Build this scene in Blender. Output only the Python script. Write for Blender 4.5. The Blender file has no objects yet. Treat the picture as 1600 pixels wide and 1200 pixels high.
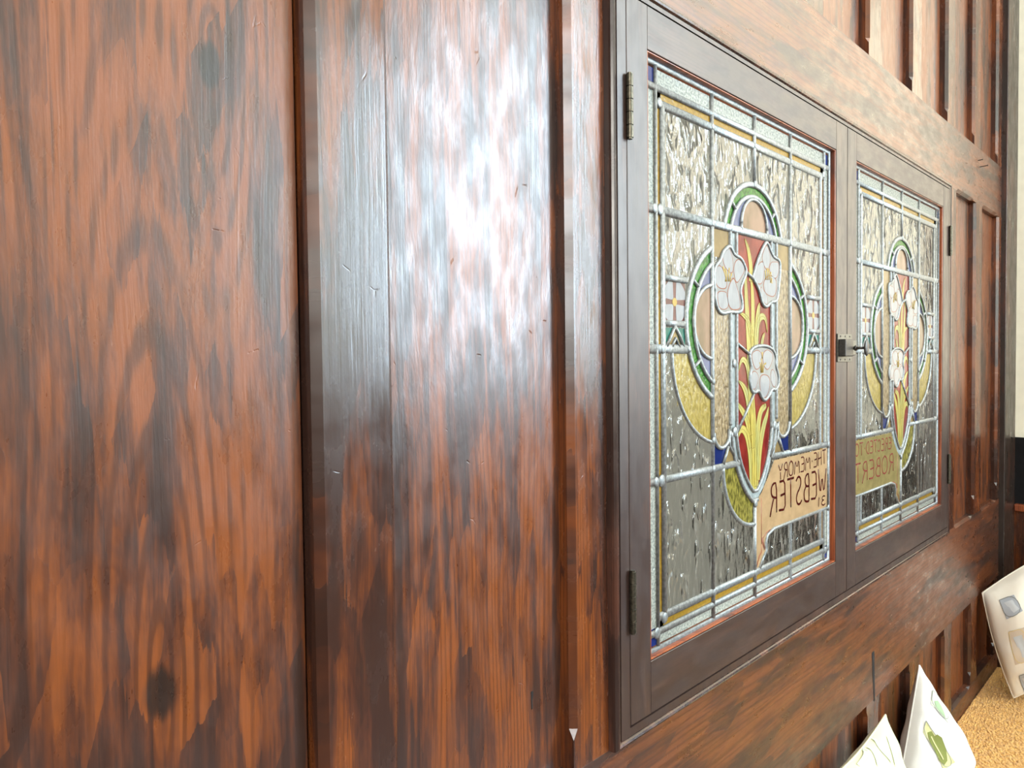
import bpy, bmesh, math, random
from mathutils import Vector, Matrix
random.seed(7)
C = bpy.context.scene.collection
scn = bpy.context.scene
S = 0.45            # metres per wall unit (camera stands 1 unit off the panelling)
ZC = 1.35           # camera height
FPX = 1109.0
YAW, PITCH, ROLL = 0.785897586, -0.0302910608, -0.0116842413

# ---------------------------------------------------------------- camera
cy, sy = math.cos(YAW), math.sin(YAW); cp, sp = math.cos(PITCH), math.sin(PITCH)
fw = Vector((sy*cp, cy*cp, sp)); r0 = Vector((cy, -sy, 0)); u0 = r0.cross(fw)
cr, sr = math.cos(ROLL), math.sin(ROLL)
rt = cr*r0 + sr*u0; up = -sr*r0 + cr*u0
cd = bpy.data.cameras.new('camera'); cam = bpy.data.objects.new('camera', cd); C.objects.link(cam)
m = Matrix(((rt.x, up.x, -fw.x, 0), (rt.y, up.y, -fw.y, -S), (rt.z, up.z, -fw.z, ZC), (0, 0, 0, 1)))
cam.matrix_world = m
cd.sensor_fit = 'HORIZONTAL'; cd.sensor_width = 36.0; cd.lens = 36.0*FPX/1600.0; cd.clip_start = 0.01
scn.camera = cam

# ---------------------------------------------------------------- world, lights, exposure
w = bpy.data.worlds.new('world'); scn.world = w; w.use_nodes = True
bg = w.node_tree.nodes['Background']; bg.inputs[0].default_value = (0.75, 0.85, 1.0, 1); bg.inputs[1].default_value = 0.6
def area(name, loc, direction, sx, sz, power, col):
    l = bpy.data.lights.new(name, 'AREA'); l.shape = 'RECTANGLE'; l.size = sx; l.size_y = sz
    l.energy = power; l.color = col
    o = bpy.data.objects.new(name, l); C.objects.link(o); o.location = loc
    o.rotation_euler = Vector(direction).to_track_quat('-Z', 'Y').to_euler()
    return o
XE = 5.75*S          # end wall
YO = -3.2            # opposite wall
XL = -2.9
area('daylight_end_window', (XE-0.012, -2.42, 2.22), (-1, 0, 0), 1.1, 1.8, 270, (0.66, 0.84, 1.0))
area('added_end_wall_fill', (XE-0.012, -0.95, 2.55), (-1, 0, 0), 1.5, 2.6, 36, (1.0, 0.90, 0.68))  # added light giving the wood its warm sheen; no window known here
area('daylight_side_window', (-2.15, YO+0.012, 2.7), (0, 1, 0), 0.7, 2.4, 105, (0.90, 0.95, 1.0))
area('added_left_fill', (XL+0.012, -2.5, 2.4), (1, 0, 0), 0.9, 2.0, 120, (1.0, 0.97, 0.88))  # added fill for the end wall and far cushion; no window known here
area('added_ceiling_fill', (1.6, -1.7, 4.15), (0, 0, -1), 1.4, 1.4, 25, (1.0, 0.93, 0.80))  # added fill without a fitting, brightens end wall, cushions and carpet
area('far_room_top_fill', (1.9, 0.9, 2.85), (0, 0, -1), 1.6, 0.9, 4, (1.0, 0.97, 0.90))  # added fill from above, brightens the walls behind the glass
area('far_room_low_fill', (-0.15, 0.60, 0.80), (1, 0.45, -0.35), 0.8, 1.2, 62, (1.0, 0.99, 0.95))  # added low fill, brightens what shows through the lower panes; no window there
scn.view_settings.view_transform = 'Standard'; scn.view_settings.look = 'None'
scn.view_settings.exposure = 0.12; scn.view_settings.gamma = 1.0; scn.view_settings.use_curve_mapping = False
scn.cycles.use_denoising = True
scn.cycles.max_bounces = 10; scn.cycles.diffuse_bounces = 4; scn.cycles.glossy_bounces = 5; scn.cycles.transmission_bounces = 6
scn.cycles.caustics_reflective = False; scn.cycles.caustics_refractive = False
scn.cycles.sample_clamp_indirect = 4.0

# ---------------------------------------------------------------- coordinates taken from the photograph
def ray(px, py):
    return fw*FPX + rt*(px-800) + up*(600-py)
def G(px, py, D=1.0):
    """wall coordinates (units) of a photo pixel on the plane at depth D"""
    d = ray(px, py); t = D/d.y
    return d.x*t, d.z*t
def P3(px, py, D):
    x, z = G(px, py, D); return Vector((x*S, (D-1)*S, ZC+z*S))
def Xm(x): return x*S
def Zm(z): return ZC+z*S
def Ym(d): return (d-1)*S

# ---------------------------------------------------------------- object helpers
def tag(o, label=None, cat=None, group=None, kind=None):
    if label: o['label'] = label
    if cat: o['category'] = cat
    if group: o['group'] = group
    if kind: o['kind'] = kind
    return o
def empty(name, loc=(0, 0, 0)):
    o = bpy.data.objects.new(name, None); C.objects.link(o); o.location = loc; o.empty_display_size = 0.05
    return o
def obj(name, bm, mat, parent=None, smooth=False):
    me = bpy.data.meshes.new(name)
    bmesh.ops.recalc_face_normals(bm, faces=bm.faces)
    bm.to_mesh(me); bm.free()
    if smooth:
        for p in me.polygons: p.use_smooth = True
    me.materials.append(mat)
    o = bpy.data.objects.new(name, me); C.objects.link(o)
    if parent:
        o.parent = parent
        q = parent; off = Vector((0, 0, 0))
        while q: off += q.location; q = q.parent
        me.transform(Matrix.Translation(-off))
    return o
def box(bm, x0, x1, y0, y1, z0, z1):
    vs = [bm.verts.new(c) for c in ((x0,y0,z0),(x1,y0,z0),(x1,y1,z0),(x0,y1,z0),(x0,y0,z1),(x1,y0,z1),(x1,y1,z1),(x0,y1,z1))]
    for f in ((0,3,2,1),(4,5,6,7),(0,1,5,4),(1,2,6,5),(2,3,7,6),(3,0,4,7)): bm.faces.new([vs[i] for i in f])
    return vs
def bevel(bm, off, seg=2):
    bmesh.ops.bevel(bm, geom=list(bm.edges), offset=off, segments=seg, profile=0.5, affect='EDGES')
    return bm
def cyl(bm, p0, p1, r0_, r1_=None, seg=20, caps=True):
    r1_ = r0_ if r1_ is None else r1_
    a = (p1-p0).normalized(); t = a.orthogonal().normalized(); b = a.cross(t)
    A = []; B = []
    for i in range(seg):
        an = 2*math.pi*i/seg; d = t*math.cos(an)+b*math.sin(an)
        A.append(bm.verts.new(p0+d*r0_)); B.append(bm.verts.new(p1+d*r1_))
    for i in range(seg):
        j = (i+1) % seg; bm.faces.new((A[i], A[j], B[j], B[i]))
    if caps: bm.faces.new(A); bm.faces.new(B)
def sweep_rect(bm, x0, x1, z0, z1, prof, closed_prof=False):
    """mitred moulding round a rectangle; prof = [(inset, y), ...]"""
    rings = []
    for ins, y in prof:
        rings.append([bm.verts.new(c) for c in ((x0+ins, y, z0+ins), (x1-ins, y, z0+ins), (x1-ins, y, z1-ins), (x0+ins, y, z1-ins))])
    n = len(rings)
    for i in range(n if closed_prof else n-1):
        a = rings[i]; b = rings[(i+1) % n]
        for k in range(4):
            l = (k+1) % 4; bm.faces.new((a[k], a[l], b[l], b[k]))

# ---------------------------------------------------------------- node helpers
class NT:
    def __init__(s, name):
        s.m = bpy.data.materials.new(name); s.m.use_nodes = True; s.t = s.m.node_tree; s.t.nodes.clear()
        s.out = s.n('ShaderNodeOutputMaterial')
    def n(s, typ, **kw):
        nd = s.t.nodes.new(typ)
        for k, v in kw.items(): setattr(nd, k, v)
        return nd
    def set(s, sock, v):
        if isinstance(v, bpy.types.NodeSocket): s.t.links.new(v, sock)
        elif v is not None:
            try: sock.default_value = v
            except Exception: sock.default_value = tuple(v)+(1,)
    def math(s, op, a, b=None, c=None, clamp=False):
        nd = s.n('ShaderNodeMath', operation=op, use_clamp=clamp)
        s.set(nd.inputs[0], a)
        if b is not None: s.set(nd.inputs[1], b)
        if c is not None: s.set(nd.inputs[2], c)
        return nd.outputs[0]
    def add(s, a, b): return s.math('ADD', a, b)
    def mul(s, a, b): return s.math('MULTIPLY', a, b)
    def mr(s, v, a, b, c=0.0, d=1.0, smooth=True):
        nd = s.n('ShaderNodeMapRange', interpolation_type='SMOOTHSTEP' if smooth else 'LINEAR')
        s.set(nd.inputs[0], v)
        for i, q in enumerate((a, b, c, d)): s.set(nd.inputs[i+1], q)
        return nd.outputs[0]
    def xyz(s, x, y, z):
        nd = s.n('ShaderNodeCombineXYZ')
        for i, v in enumerate((x, y, z)): s.set(nd.inputs[i], v)
        return nd.outputs[0]
    def noise(s, vec, scale, detail=3, rough=0.55, dist=0.0):
        nd = s.n('ShaderNodeTexNoise'); s.set(nd.inputs['Vector'], vec); nd.inputs['Scale'].default_value = scale
        nd.inputs['Detail'].default_value = detail; nd.inputs['Roughness'].default_value = rough; nd.inputs['Distortion'].default_value = dist
        return nd.outputs[0]
    def mix(s, f, a, b):
        nd = s.n('ShaderNodeMix', data_type='RGBA'); s.set(nd.inputs[0], f)
        for i, v in ((6, a), (7, b)):
            if isinstance(v, bpy.types.NodeSocket): s.t.links.new(v, nd.inputs[i])
            else: nd.inputs[i].default_value = tuple(v[:3])+(1,)
        return nd.outputs[2]
    def coords(s):
        g = s.n('ShaderNodeNewGeometry'); sep = s.n('ShaderNodeSeparateXYZ'); s.t.links.new(g.outputs['Position'], sep.inputs[0])
        return sep.outputs[0], sep.outputs[1], sep.outputs[2], g.outputs['Position']
    def rnd(s): return s.n('ShaderNodeObjectInfo').outputs['Random']
    def bump(s, h, strength, dist):
        nd = s.n('ShaderNodeBump'); s.set(nd.inputs['Height'], h); nd.inputs['Strength'].default_value = strength; nd.inputs['Distance'].default_value = dist
        return nd.outputs[0]
    def pbsdf(s, col, rough=0.5, metal=0.0, normal=None, **kw):
        nd = s.n('ShaderNodeBsdfPrincipled'); s.set(nd.inputs['Base Color'], col); s.set(nd.inputs['Roughness'], rough); nd.inputs['Metallic'].default_value = metal
        if normal is not None: s.t.links.new(normal, nd.inputs['Normal'])
        for k, v in kw.items(): s.set(nd.inputs[k.replace('_', ' ')], v)
        return nd.outputs[0]
    def done(s, sh): s.t.links.new(sh, s.out.inputs[0]); return s.m

def wood(name, vertical=True, knots=(), light=(0.155, 0.043, 0.011), mid=(0.068, 0.022, 0.011), dark=(0.030, 0.014, 0.010),
         cover=0.5, rough=(0.26, 0.42), bumpk=1.0, streak=1.0, ring=110.0):
    t = NT(name); X, Y, Z, P = t.coords(); R = t.mul(t.rnd(), 37.0)
    u, v = (X, Z) if vertical else (Z, X)
    u = t.add(u, t.mul(Y, 0.9))
    # slow wander of the grain
    wv = t.noise(t.xyz(t.mul(u, 5.0), t.mul(v, 1.3), R), 1.0, 2)
    uu = t.add(u, t.mul(t.math('SUBTRACT', wv, 0.5), 0.045))
    fine = t.noise(t.xyz(t.mul(uu, 420.0), t.mul(v, 9.0), R), 1.0, 3, 0.6)
    fine2 = t.noise(t.xyz(t.mul(uu, 130.0), t.mul(v, 3.5), t.add(R, 5.0)), 1.0, 4, 0.6)
    phase = t.add(t.mul(uu, 2*math.pi*ring), t.mul(t.noise(t.xyz(t.mul(uu, 38.0), t.mul(v, 2.0), R), 1.0, 2), 22.0))
    rn = t.math('SINE', phase)
    kd = None
    for (kx, kz, kr, ex, ez) in knots:
        dx = t.math('SUBTRACT', X, kx); dz = t.math('SUBTRACT', Z, kz)
        dx = t.add(dx, t.mul(t.math('SUBTRACT', wv, 0.5), 0.02))
        dd = t.math('SQRT', t.add(t.math('POWER', t.math('ABSOLUTE', dx), 2.0), t.add(t.math('POWER', t.math('ABSOLUTE', t.mul(dz, ez)), 2.0), 1e-6)))
        rk = t.math('SINE', t.mul(t.math('POWER', dd, 0.85), 2*math.pi*ring*0.62))
        g = t.add(t.math('POWER', t.math('ABSOLUTE', t.mul(dx, 1/ex)), 2.0), t.math('POWER', t.math('ABSOLUTE', t.mul(dz, ez*0.9/ex)), 2.0))
        wgt = t.math('EXPONENT', t.mul(g, -1.0))
        rn = t.add(t.mul(rn, t.math('SUBTRACT', 1.0, wgt)), t.mul(t.mul(rk, 1.6), wgt))
        e = t.add(t.math('POWER', t.math('ABSOLUTE', t.mul(dx, 1/kr)), 2.0), t.math('POWER', t.math('ABSOLUTE', t.mul(dz, 0.55/kr)), 2.0))
        e = t.add(e, t.mul(t.math('SUBTRACT', fine2, 0.5), 1.6))
        k1 = t.mr(e, 0.5, 1.5, 1.0, 0.0)
        kd = k1 if kd is None else t.math('MAXIMUM', kd, k1)
    rings = t.mr(rn, -0.2, 1.4, 0.0, 1.0)
    # worn glaze: ragged strokes along the grain, some cut off square across it
    a = t.noise(t.xyz(t.mul(u, 30.0), t.mul(v, 5.0), R), 1.0, 5, 0.66, 0.25)
    cell = t.n('ShaderNodeTexVoronoi', feature='F1'); cell.inputs['Scale'].default_value = 1.0; cell.inputs['Randomness'].default_value = 1.0
    cu = t.add(t.mul(u, 55.0), t.mul(fine2, 1.2)); t.t.links.new(t.xyz(cu, t.add(t.mul(v, 11.0), t.mul(fine2, 0.5)), R), cell.inputs['Vector'])
    cs = t.n('ShaderNodeSeparateColor'); t.t.links.new(cell.outputs['Color'], cs.inputs[0])
    b = t.noise(t.xyz(t.mul(u, 4.5), t.mul(v, 1.6), t.add(R, 9.0)), 1.0, 3)
    fld = t.add(t.add(t.mul(a, 0.62), t.mul(cs.outputs[0], 0.11)), t.add(t.mul(b, 0.30), t.mul(fine2, 0.25*streak)))
    fld = t.add(fld, t.mul(fine, 0.12*streak))
    thr = 0.725 - 0.22*(cover-0.5)
    worn = t.mr(fld, thr-0.06, thr+0.075, 0.0, 1.0)             # 1 = glaze worn through to bright wood
    worn2 = t.mr(fld, thr-0.13, thr+0.0, 0.0, 1.0)
    c = t.mix(worn2, dark, mid)
    bright = t.mix(t.mul(rings, 0.55), light, tuple(q*0.36 for q in light))
    bright = t.mix(t.mr(fine, 0.45, 0.75, 0.0, 0.35), bright, tuple(q*0.45 for q in light))
    c = t.mix(worn, c, bright)
    c = t.mix(t.mul(t.mr(rn, 0.3, 1.2), t.mr(b, 0.4, 0.65, 0.05, 0.4)), c, (0.02, 0.009, 0.007))
    if kd is not None: c = t.mix(t.mul(kd, 0.9), c, (0.014, 0.009, 0.007))
    # dents and scratches in the varnish
    d1 = t.noise(t.xyz(t.mul(u, 60.0), t.mul(v, 22.0), R), 1.0, 4, 0.6)
    sc = t.n('ShaderNodeTexVoronoi', feature='DISTANCE_TO_EDGE'); sc.inputs['Scale'].default_value = 1.0
    t.t.links.new(t.xyz(t.mul(u, 20.0), t.mul(v, 26.0), R), sc.inputs['Vector'])
    scr = t.mul(t.mr(sc.outputs['Distance'], 0.0, 0.02, 1.0, 0.0), t.mr(d1, 0.62, 0.70))
    h = t.add(t.add(t.mul(fine, 0.45), t.mul(fine2, 0.9)), t.add(t.mul(d1, 1.1), t.add(t.mul(worn, -0.35), t.mul(scr, -0.9))))
    nrm = t.bump(h, 0.42*bumpk, 0.0006)
    rg = t.mr(d1, 0.3, 0.7, rough[0], rough[1])
    return t.done(t.pbsdf(c, rg, 0, nrm, IOR=1.5))

def plain(name, col, rough=0.5, metal=0.0, var=0.15, scale=60, bump=0.0, vec_scale=(1, 1, 1), dist=0.0008, **kw):
    t = NT(name); X, Y, Z, P = t.coords()
    v = t.xyz(t.mul(X, vec_scale[0]), t.mul(Y, vec_scale[1]), t.mul(Z, vec_scale[2]))
    n = t.noise(v, scale, 4)
    c = t.mix(t.mr(n, 0.3, 0.7), tuple(q*(1-var) for q in col), tuple(min(1, q*(1+var)) for q in col))
    nr = t.bump(n, bump, dist) if bump else None
    return t.done(t.pbsdf(c, rough, metal, nr, **kw))

kA = P3(322, 100, 1.037); kB = P3(245, 1085, 1.037)
M = {}
M['panel'] = wood('varnished_panel', True, knots=((kA.x, kA.z, 0.008, 0.045, 0.20), (kB.x, kB.z, 0.010, 0.055, 0.14)), ring=130.0, cover=0.62)
M['board'] = wood('varnished_board', True, cover=0.40, ring=170.0, streak=1.3, bumpk=1.4, rough=(0.27, 0.42))
M['stile'] = wood('varnished_stile', True, cover=0.48, ring=190.0, bumpk=0.7, rough=(0.17, 0.30))
M['rail'] = wood('varnished_rail', False, cover=0.60, ring=120.0, bumpk=1.0, light=(0.125, 0.040, 0.016), mid=(0.060, 0.023, 0.014), dark=(0.032, 0.018, 0.014))
M['sash'] = wood('dark_sash_wood', True, cover=0.2, light=(0.060, 0.030, 0.022), mid=(0.040, 0.022, 0.017), dark=(0.030, 0.017, 0.014), bumpk=0.45, rough=(0.36, 0.48), ring=200.0)
M['sash_h'] = wood('dark_sash_wood_across', False, cover=0.2, light=(0.060, 0.030, 0.022), mid=(0.040, 0.022, 0.017), dark=(0.030, 0.017, 0.014), bumpk=0.45, rough=(0.36, 0.48), ring=200.0)
M['frame_bead'] = wood('polished_dark_bead', True, cover=0.4, light=(0.11, 0.045, 0.030), mid=(0.05, 0.025, 0.019), dark=(0.030, 0.017, 0.014), bumpk=0.25, rough=(0.18, 0.28), ring=200.0)
M['bead'] = wood('reddish_bead_wood', True, cover=0.75, light=(0.30, 0.075, 0.022), mid=(0.18, 0.04, 0.015), dark=(0.07, 0.025, 0.015), bumpk=0.6, ring=200.0)
M['post'] = wood('dark_post_wood', True, cover=0.2, light=(0.10, 0.035, 0.020), mid=(0.05, 0.022, 0.016), dark=(0.026, 0.018, 0.015), bumpk=0.7)
M['cream'] = plain('cream_plaster', (0.88, 0.85, 0.71), 0.75, var=0.03, scale=30, bump=0.15)
M['ceil'] = plain('white_ceiling_plaster', (0.82, 0.80, 0.74), 0.8, var=0.03)
M['pale'] = plain('pale_far_plaster', (0.74, 0.73, 0.67), 0.8, var=0.04)
M['black'] = plain('black_board', (0.006, 0.006, 0.007), 0.7, var=0.2, IOR=1.25)
M['floorm'] = wood('floor_boards', False, cover=0.4)
M['brass'] = plain('dark_bronze', (0.085, 0.075, 0.055), 0.38, 0.85, var=0.4, scale=300, bump=0.3)
M['iron'] = plain('old_lock_iron', (0.035, 0.030, 0.026), 0.40, 0.3, var=0.35, scale=250, bump=0.35)
M['nickel'] = plain('worn_lock_plate', (0.11, 0.105, 0.09), 0.42, 0.8, var=0.25, scale=300, bump=0.3)
M['lead'] = plain('lead_came', (0.20, 0.21, 0.21), 0.5, 0.7, var=0.3, scale=260, bump=0.4, dist=0.0006)
M['hole'] = plain('hole_dark', (0.004, 0.003, 0.003), 0.9)

# ---------------------------------------------------------------- the panelled wall
wall = empty('wall_back', (0, 0, 0)); tag(wall, 'dark varnished timber panelled wall with chamfered stiles and rails', 'wall', kind='structure')
YP = Ym(1.037)
def stile(x0, x1, z0, z1, cl=0.0, cr_=0.0, stop0=None, stop1=None, mat='stile', name='stile', ch=0.0135, yf=0.0, back=None):
    """vertical member (units) with chamfers on its left/right arris that stop at heights stop0/stop1"""
    bm = bmesh.new(); yb = YP+0.004 if back is None else back
    zs = [z0]
    if stop0 is not None: zs += [stop0-0.0215, stop0]
    if stop1 is not None: zs += [stop1, stop1+0.0215]
    zs.append(z1)
    rings = []
    for i, z in enumerate(zs):
        c = ch
        if stop0 is not None and i in (0, 1): c = 0.0004
        if stop1 is not None and i >= len(zs)-2: c = 0.0004
        a = c if cl else 0.0002; b = c if cr_ else 0.0002
        full = ch if cl else 0.0; fullr = ch if cr_ else 0.0
        X0 = x0-full; X1 = x1+fullr
        pts = [(X0, yb), (X0, yf+a*S), (X0+a, yf), (X1-b, yf), (X1, yf+b*S), (X1, yb)]
        rings.append([bm.verts.new((p[0]*S, p[1], Zm(z))) for p in pts])
    for a, b in zip(rings, rings[1:]):
        for k in range(5): bm.faces.new((a[k], a[k+1], b[k+1], b[k]))
        bm.faces.new((a[5], a[0], b[0], b[5]))
    bm.faces.new(rings[0]); bm.faces.new(rings[-1])
    return obj(name, bm, M[mat], wall)
def rail(x0, x1, z0, z1, segs=(), mat='rail', ch=0.0135, name='rail'):
    """horizontal member; segs = [(xa, xb, 'top'|'bottom')] where its arris is chamfered between stops"""
    bm = bmesh.new(); yb = YP+0.004
    cuts = {x0, x1}
    for xa, xb, e in segs: cuts |= {xa, xa+0.0215, xb-0.0215, xb}
    cuts = sorted(cuts)
    def amt(x, e):
        for xa, xb, k in segs:
            if k == e and xa+0.021 <= x <= xb-0.021: return ch
        return 0.0003
    rings = []
    for x in cuts:
        ct = amt(x, 'top'); cb = amt(x, 'bottom')
        pts = [(z0, yb), (z0, cb*S), (z0+cb, 0), (z1-ct, 0), (z1, ct*S), (z1, yb)]
        rings.append([bm.verts.new((x*S, p[1], Zm(p[0]))) for p in pts])
    for a, b in zip(rings, rings[1:]):
        for k in range(6): bm.faces.new((a[k], a[(k+1) % 6], b[(k+1) % 6], b[k]))
    bm.faces.new(rings[0]); bm.faces.new(rings[-1])
    return obj(name, bm, M[mat], wall)
def panel(x0, x1, z0, z1, mat='board'):
    bm = bmesh.new(); box(bm, x0*S, x1*S, YP, YP+0.012, Zm(z0), Zm(z1))
    return obj('panel', bm, M[mat], wall)
RT0, RT1 = 0.881, 1.198      # rail above the window
RB0, RB1 = -1.412, -0.909    # rail below it
RS = -1.895                  # bottom rail top edge
SEAT = -2.0
TOP = 3.6
# middle zone, left part
panel(-1.2, 0.56, RB1-0.02, RT0+0.02, 'panel')
panel(0.70, 1.19, RB1-0.02, RT0+0.02)
stile(0.5795, 0.7062, RB1, RT0, 1, 1, stop0=-0.8144, stop1=0.80)
stile(1.1945, 1.3065, RB1, RT0, 1, 0, stop0=-0.8144, stop1=0.80)
stile(-1.3, -1.17, RB1, RT0, 1, 1, stop0=-0.8144, stop1=0.80)
panel(-3.0, -1.28, RB1-0.02, RT0+0.02)
# middle zone, right part
stile(4.150, 4.335, RB1, RT0, 0, 0)
stile(4.773, 4.905, RB1, RT0, 1, 1, stop0=-0.80, stop1=None)
stile(5.362, 5.43, RB1, RT0, 1, 0, stop0=-0.80, stop1=None)
panel(4.32, 4.775, RB1-0.02, RT0+0.02); panel(4.90, 5.365, RB1-0.02, RT0+0.02)
# rails
rail(-6.4, 5.43, RT0, RT1, segs=[(4.345, 4.70, 'bottom'), (4.925, 5.31, 'bottom')])
rail(-6.4, 5.43, RB0, RB1, segs=[(4.345, 4.72, 'top'), (4.94, 5.33, 'top')])
rail(-6.4, 5.43, SEAT-1.0, RS, segs=[(4.30, 4.70, 'top'), (3.72, 4.11, 'top'), (3.13, 3.52, 'top')])
rail(-6.4, 5.43, TOP-0.2, TOP)
# upper and lower zones
low = [0.58, 1.19, 1.80, 2.42, 3.03, 3.585, 4.17, 4.725, 5.315]
for i, x in enumerate(low):
    wd = 0.125
    stile(x, x+wd if i < 8 else 5.43, RT1, TOP-0.2, 1, 1 if i < 8 else 0, stop0=1.268)
    stile(x, x+wd if i < 8 else 5.43, RS, RB0, 1, 1 if i < 8 else 0, stop0=-1.82, stop1=-1.46)
    if i: 
        panel(low[i-1]+0.12, x+0.005, RT1-0.02, TOP-0.18); panel(low[i-1]+0.12, x+0.005, RS-0.02, RB0+0.02)
panel(-6.4, 0.585, RT1-0.02, TOP-0.18); panel(-6.4, 0.585, RS-0.02, RB0+0.02)
# corner post
bm = bmesh.new(); box(bm, 5.42*S, 5.735*S, Ym(0.969), 0.05, Zm(SEAT-1), Zm(TOP)); bevel(bm, 0.002, 2)
tag(obj('trim_2', bm, M['post']), 'dark timber corner post beside the cream end wall', 'post', kind='structure')
# the wall's core behind the panels, with the window opening
OX0, OX1, OZ0, OZ1 = 1.40, 4.07, -0.80, 0.80
bm = bmesh.new()
YC0, YC1 = YP+0.011, YP+0.07
box(bm, XL, OX0*S, YC0, YC1, 0, 4.2); box(bm, OX1*S, XE, YC0, YC1, 0, 4.2)
box(bm, OX0*S, OX1*S, YC0, YC1, 0, Zm(OZ0)); box(bm, OX0*S, OX1*S, YC0, YC1, Zm(OZ1), 4.2)
obj('wall_core', bm, M['post'], wall)

# knot hole slots
def slot(px0, py0, px1, py1, wpx, D, name, label):
    a = P3(px0, py0, D); b = P3(px1, py1, D); bm = bmesh.new(); n = 10; L = []; Rr = []
    for i in range(n+1):
        s = i/n; p = a.lerp(b, s); wd = wpx*(0.55+0.45*math.sin(math.pi*min(1, s*1.0+0.12)))*(1+0.5*(s < 0.2))
        L.append(Vector((p.x-wd, p.y, p.z))); Rr.append(Vector((p.x+wd*0.9+0.0006*math.sin(9*s), p.y, p.z)))
    for yy in (0,):
        lo = [bm.verts.new(q+Vector((0, -0.0004, 0))) for q in L]; ro = [bm.verts.new(q+Vector((0, -0.0004, 0))) for q in Rr]
        lb = [bm.verts.new(q+Vector((0, 0.004, 0))) for q in L]; rb = [bm.verts.new(q+Vector((0, 0.004, 0))) for q in Rr]
        for i in range(n):
            bm.faces.new((lo[i], lo[i+1], ro[i+1], ro[i])); bm.faces.new((lo[i], lb[i], lb[i+1], lo[i+1])); bm.faces.new((ro[i], ro[i+1], rb[i+1], rb[i]))
    return obj(name, bm, M['hole'], wall)
slot(831, 1080, 831, 1108, 0.0011, 1.037, 'knife_slot', '')
slot(1364, 1018, 1366, 1095, 0.0058, 1.0, 'rail_slot', '')

# ---------------------------------------------------------------- window surround
YF = Ym(0.978)
FX0, FX1, FZ0, FZ1 = 1.307, 4.153, -0.909, 0.881
surround = empty('trim_1', ((FX0+FX1)/2*S, 0, Zm(FZ0))); tag(surround, 'dark moulded frame round the pair of leaded casements', 'frame', kind='structure')
bm = bmesh.new()
prof = [(0, 0.003), (0, YF+0.004), (0.0006, YF+0.0015), (0.0022, YF-0.0006), (0.0042, YF-0.0014), (0.0062, YF-0.0006), (0.0078, YF+0.0016), (0.0085, YF+0.005)]
sweep_rect(bm, FX0*S, FX1*S, Zm(FZ0), Zm(FZ1), prof)
obj('bead_moulding', bm, M['frame_bead'], surround, smooth=False)
bm = bmesh.new()
bx0, bx1, bz0, bz1 = FX0*S+0.0082, FX1*S-0.0082, Zm(FZ0)+0.0082, Zm(FZ1)-0.0082
ix0, ix1, iz0, iz1 = 1.3615*S, 4.1115*S, Zm(-0.8685), Zm(0.8495)
def flat(m_, dy_, yb_):
    a = [(bx0+m_, bz0+m_), (bx1-m_, bz0+m_), (bx1-m_, bz1-m_), (bx0+m_, bz1-m_)]; b = [(ix0, iz0), (ix1, iz0), (ix1, iz1), (ix0, iz1)]
    A = [bm.verts.new((p[0], YF+dy_, p[1])) for p in a]; B = [bm.verts.new((p[0], YF+dy_, p[1])) for p in b]
    A2 = [bm.verts.new((p[0], yb_, p[1])) for p in a]; B2 = [bm.verts.new((p[0], yb_, p[1])) for p in b]
    for k in range(4):
        l = (k+1) % 4
        bm.faces.new((A[k], A[l], B[l], B[k])); bm.faces.new((B[k], B[l], B2[l], B2[k])); bm.faces.new((A[l], A[k], A2[k], A2[l]))
flat(0.0012, 0.0, 0.016)
obj('flat_frame', bm, M['sash'], surround)

# ---------------------------------------------------------------- stained glass materials
def clear_glass(name, sx, sz, strength, tint=(0.76, 0.78, 0.74), milk=0.07, dist=0.003, rough=0.06):
    t = NT(name); X, Y, Z, P = t.coords()
    n1 = t.noise(t.xyz(t.mul(X, sx), 0.0, t.mul(Z, sz)), 1.0, 1.5, 0.4, 0.4)
    n2 = t.noise(t.xyz(t.mul(X, sx*2.7), 3.0, t.mul(Z, sz*1.9)), 1.0, 2, 0.5)
    h = t.add(t.mr(n1, 0.50, 0.72), t.add(t.mul(n1, 0.9), t.mul(n2, 0.48)))
    nr = t.bump(h, strength, dist)
    rf = t.n('ShaderNodeBsdfRefraction'); t.set(rf.inputs['Color'], tint); rf.inputs['IOR'].default_value = 1.12; rf.inputs['Roughness'].default_value = rough
    t.t.links.new(nr, rf.inputs['Normal'])
    gl = t.n('ShaderNodeBsdfGlossy'); t.set(gl.inputs['Color'], (1, 1, 1, 1)); gl.inputs['Roughness'].default_value = rough; t.t.links.new(nr, gl.inputs['Normal'])
    df = t.n('ShaderNodeBsdfTranslucent'); t.set(df.inputs['Color'], (0.75, 0.76, 0.68, 1))
    fr = t.n('ShaderNodeFresnel'); fr.inputs['IOR'].default_value = 1.5; t.t.links.new(nr, fr.inputs['Normal'])
    m1 = t.n('ShaderNodeMixShader'); m1.inputs[0].default_value = milk; t.t.links.new(rf.outputs[0], m1.inputs[1]); t.t.links.new(df.outputs[0], m1.inputs[2])
    m2 = t.n('ShaderNodeMixShader'); t.t.links.new(fr.outputs[0], m2.inputs[0]); t.t.links.new(m1.outputs[0], m2.inputs[1]); t.t.links.new(gl.outputs[0], m2.inputs[2])
    return t.done(m2.outputs[0])
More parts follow.
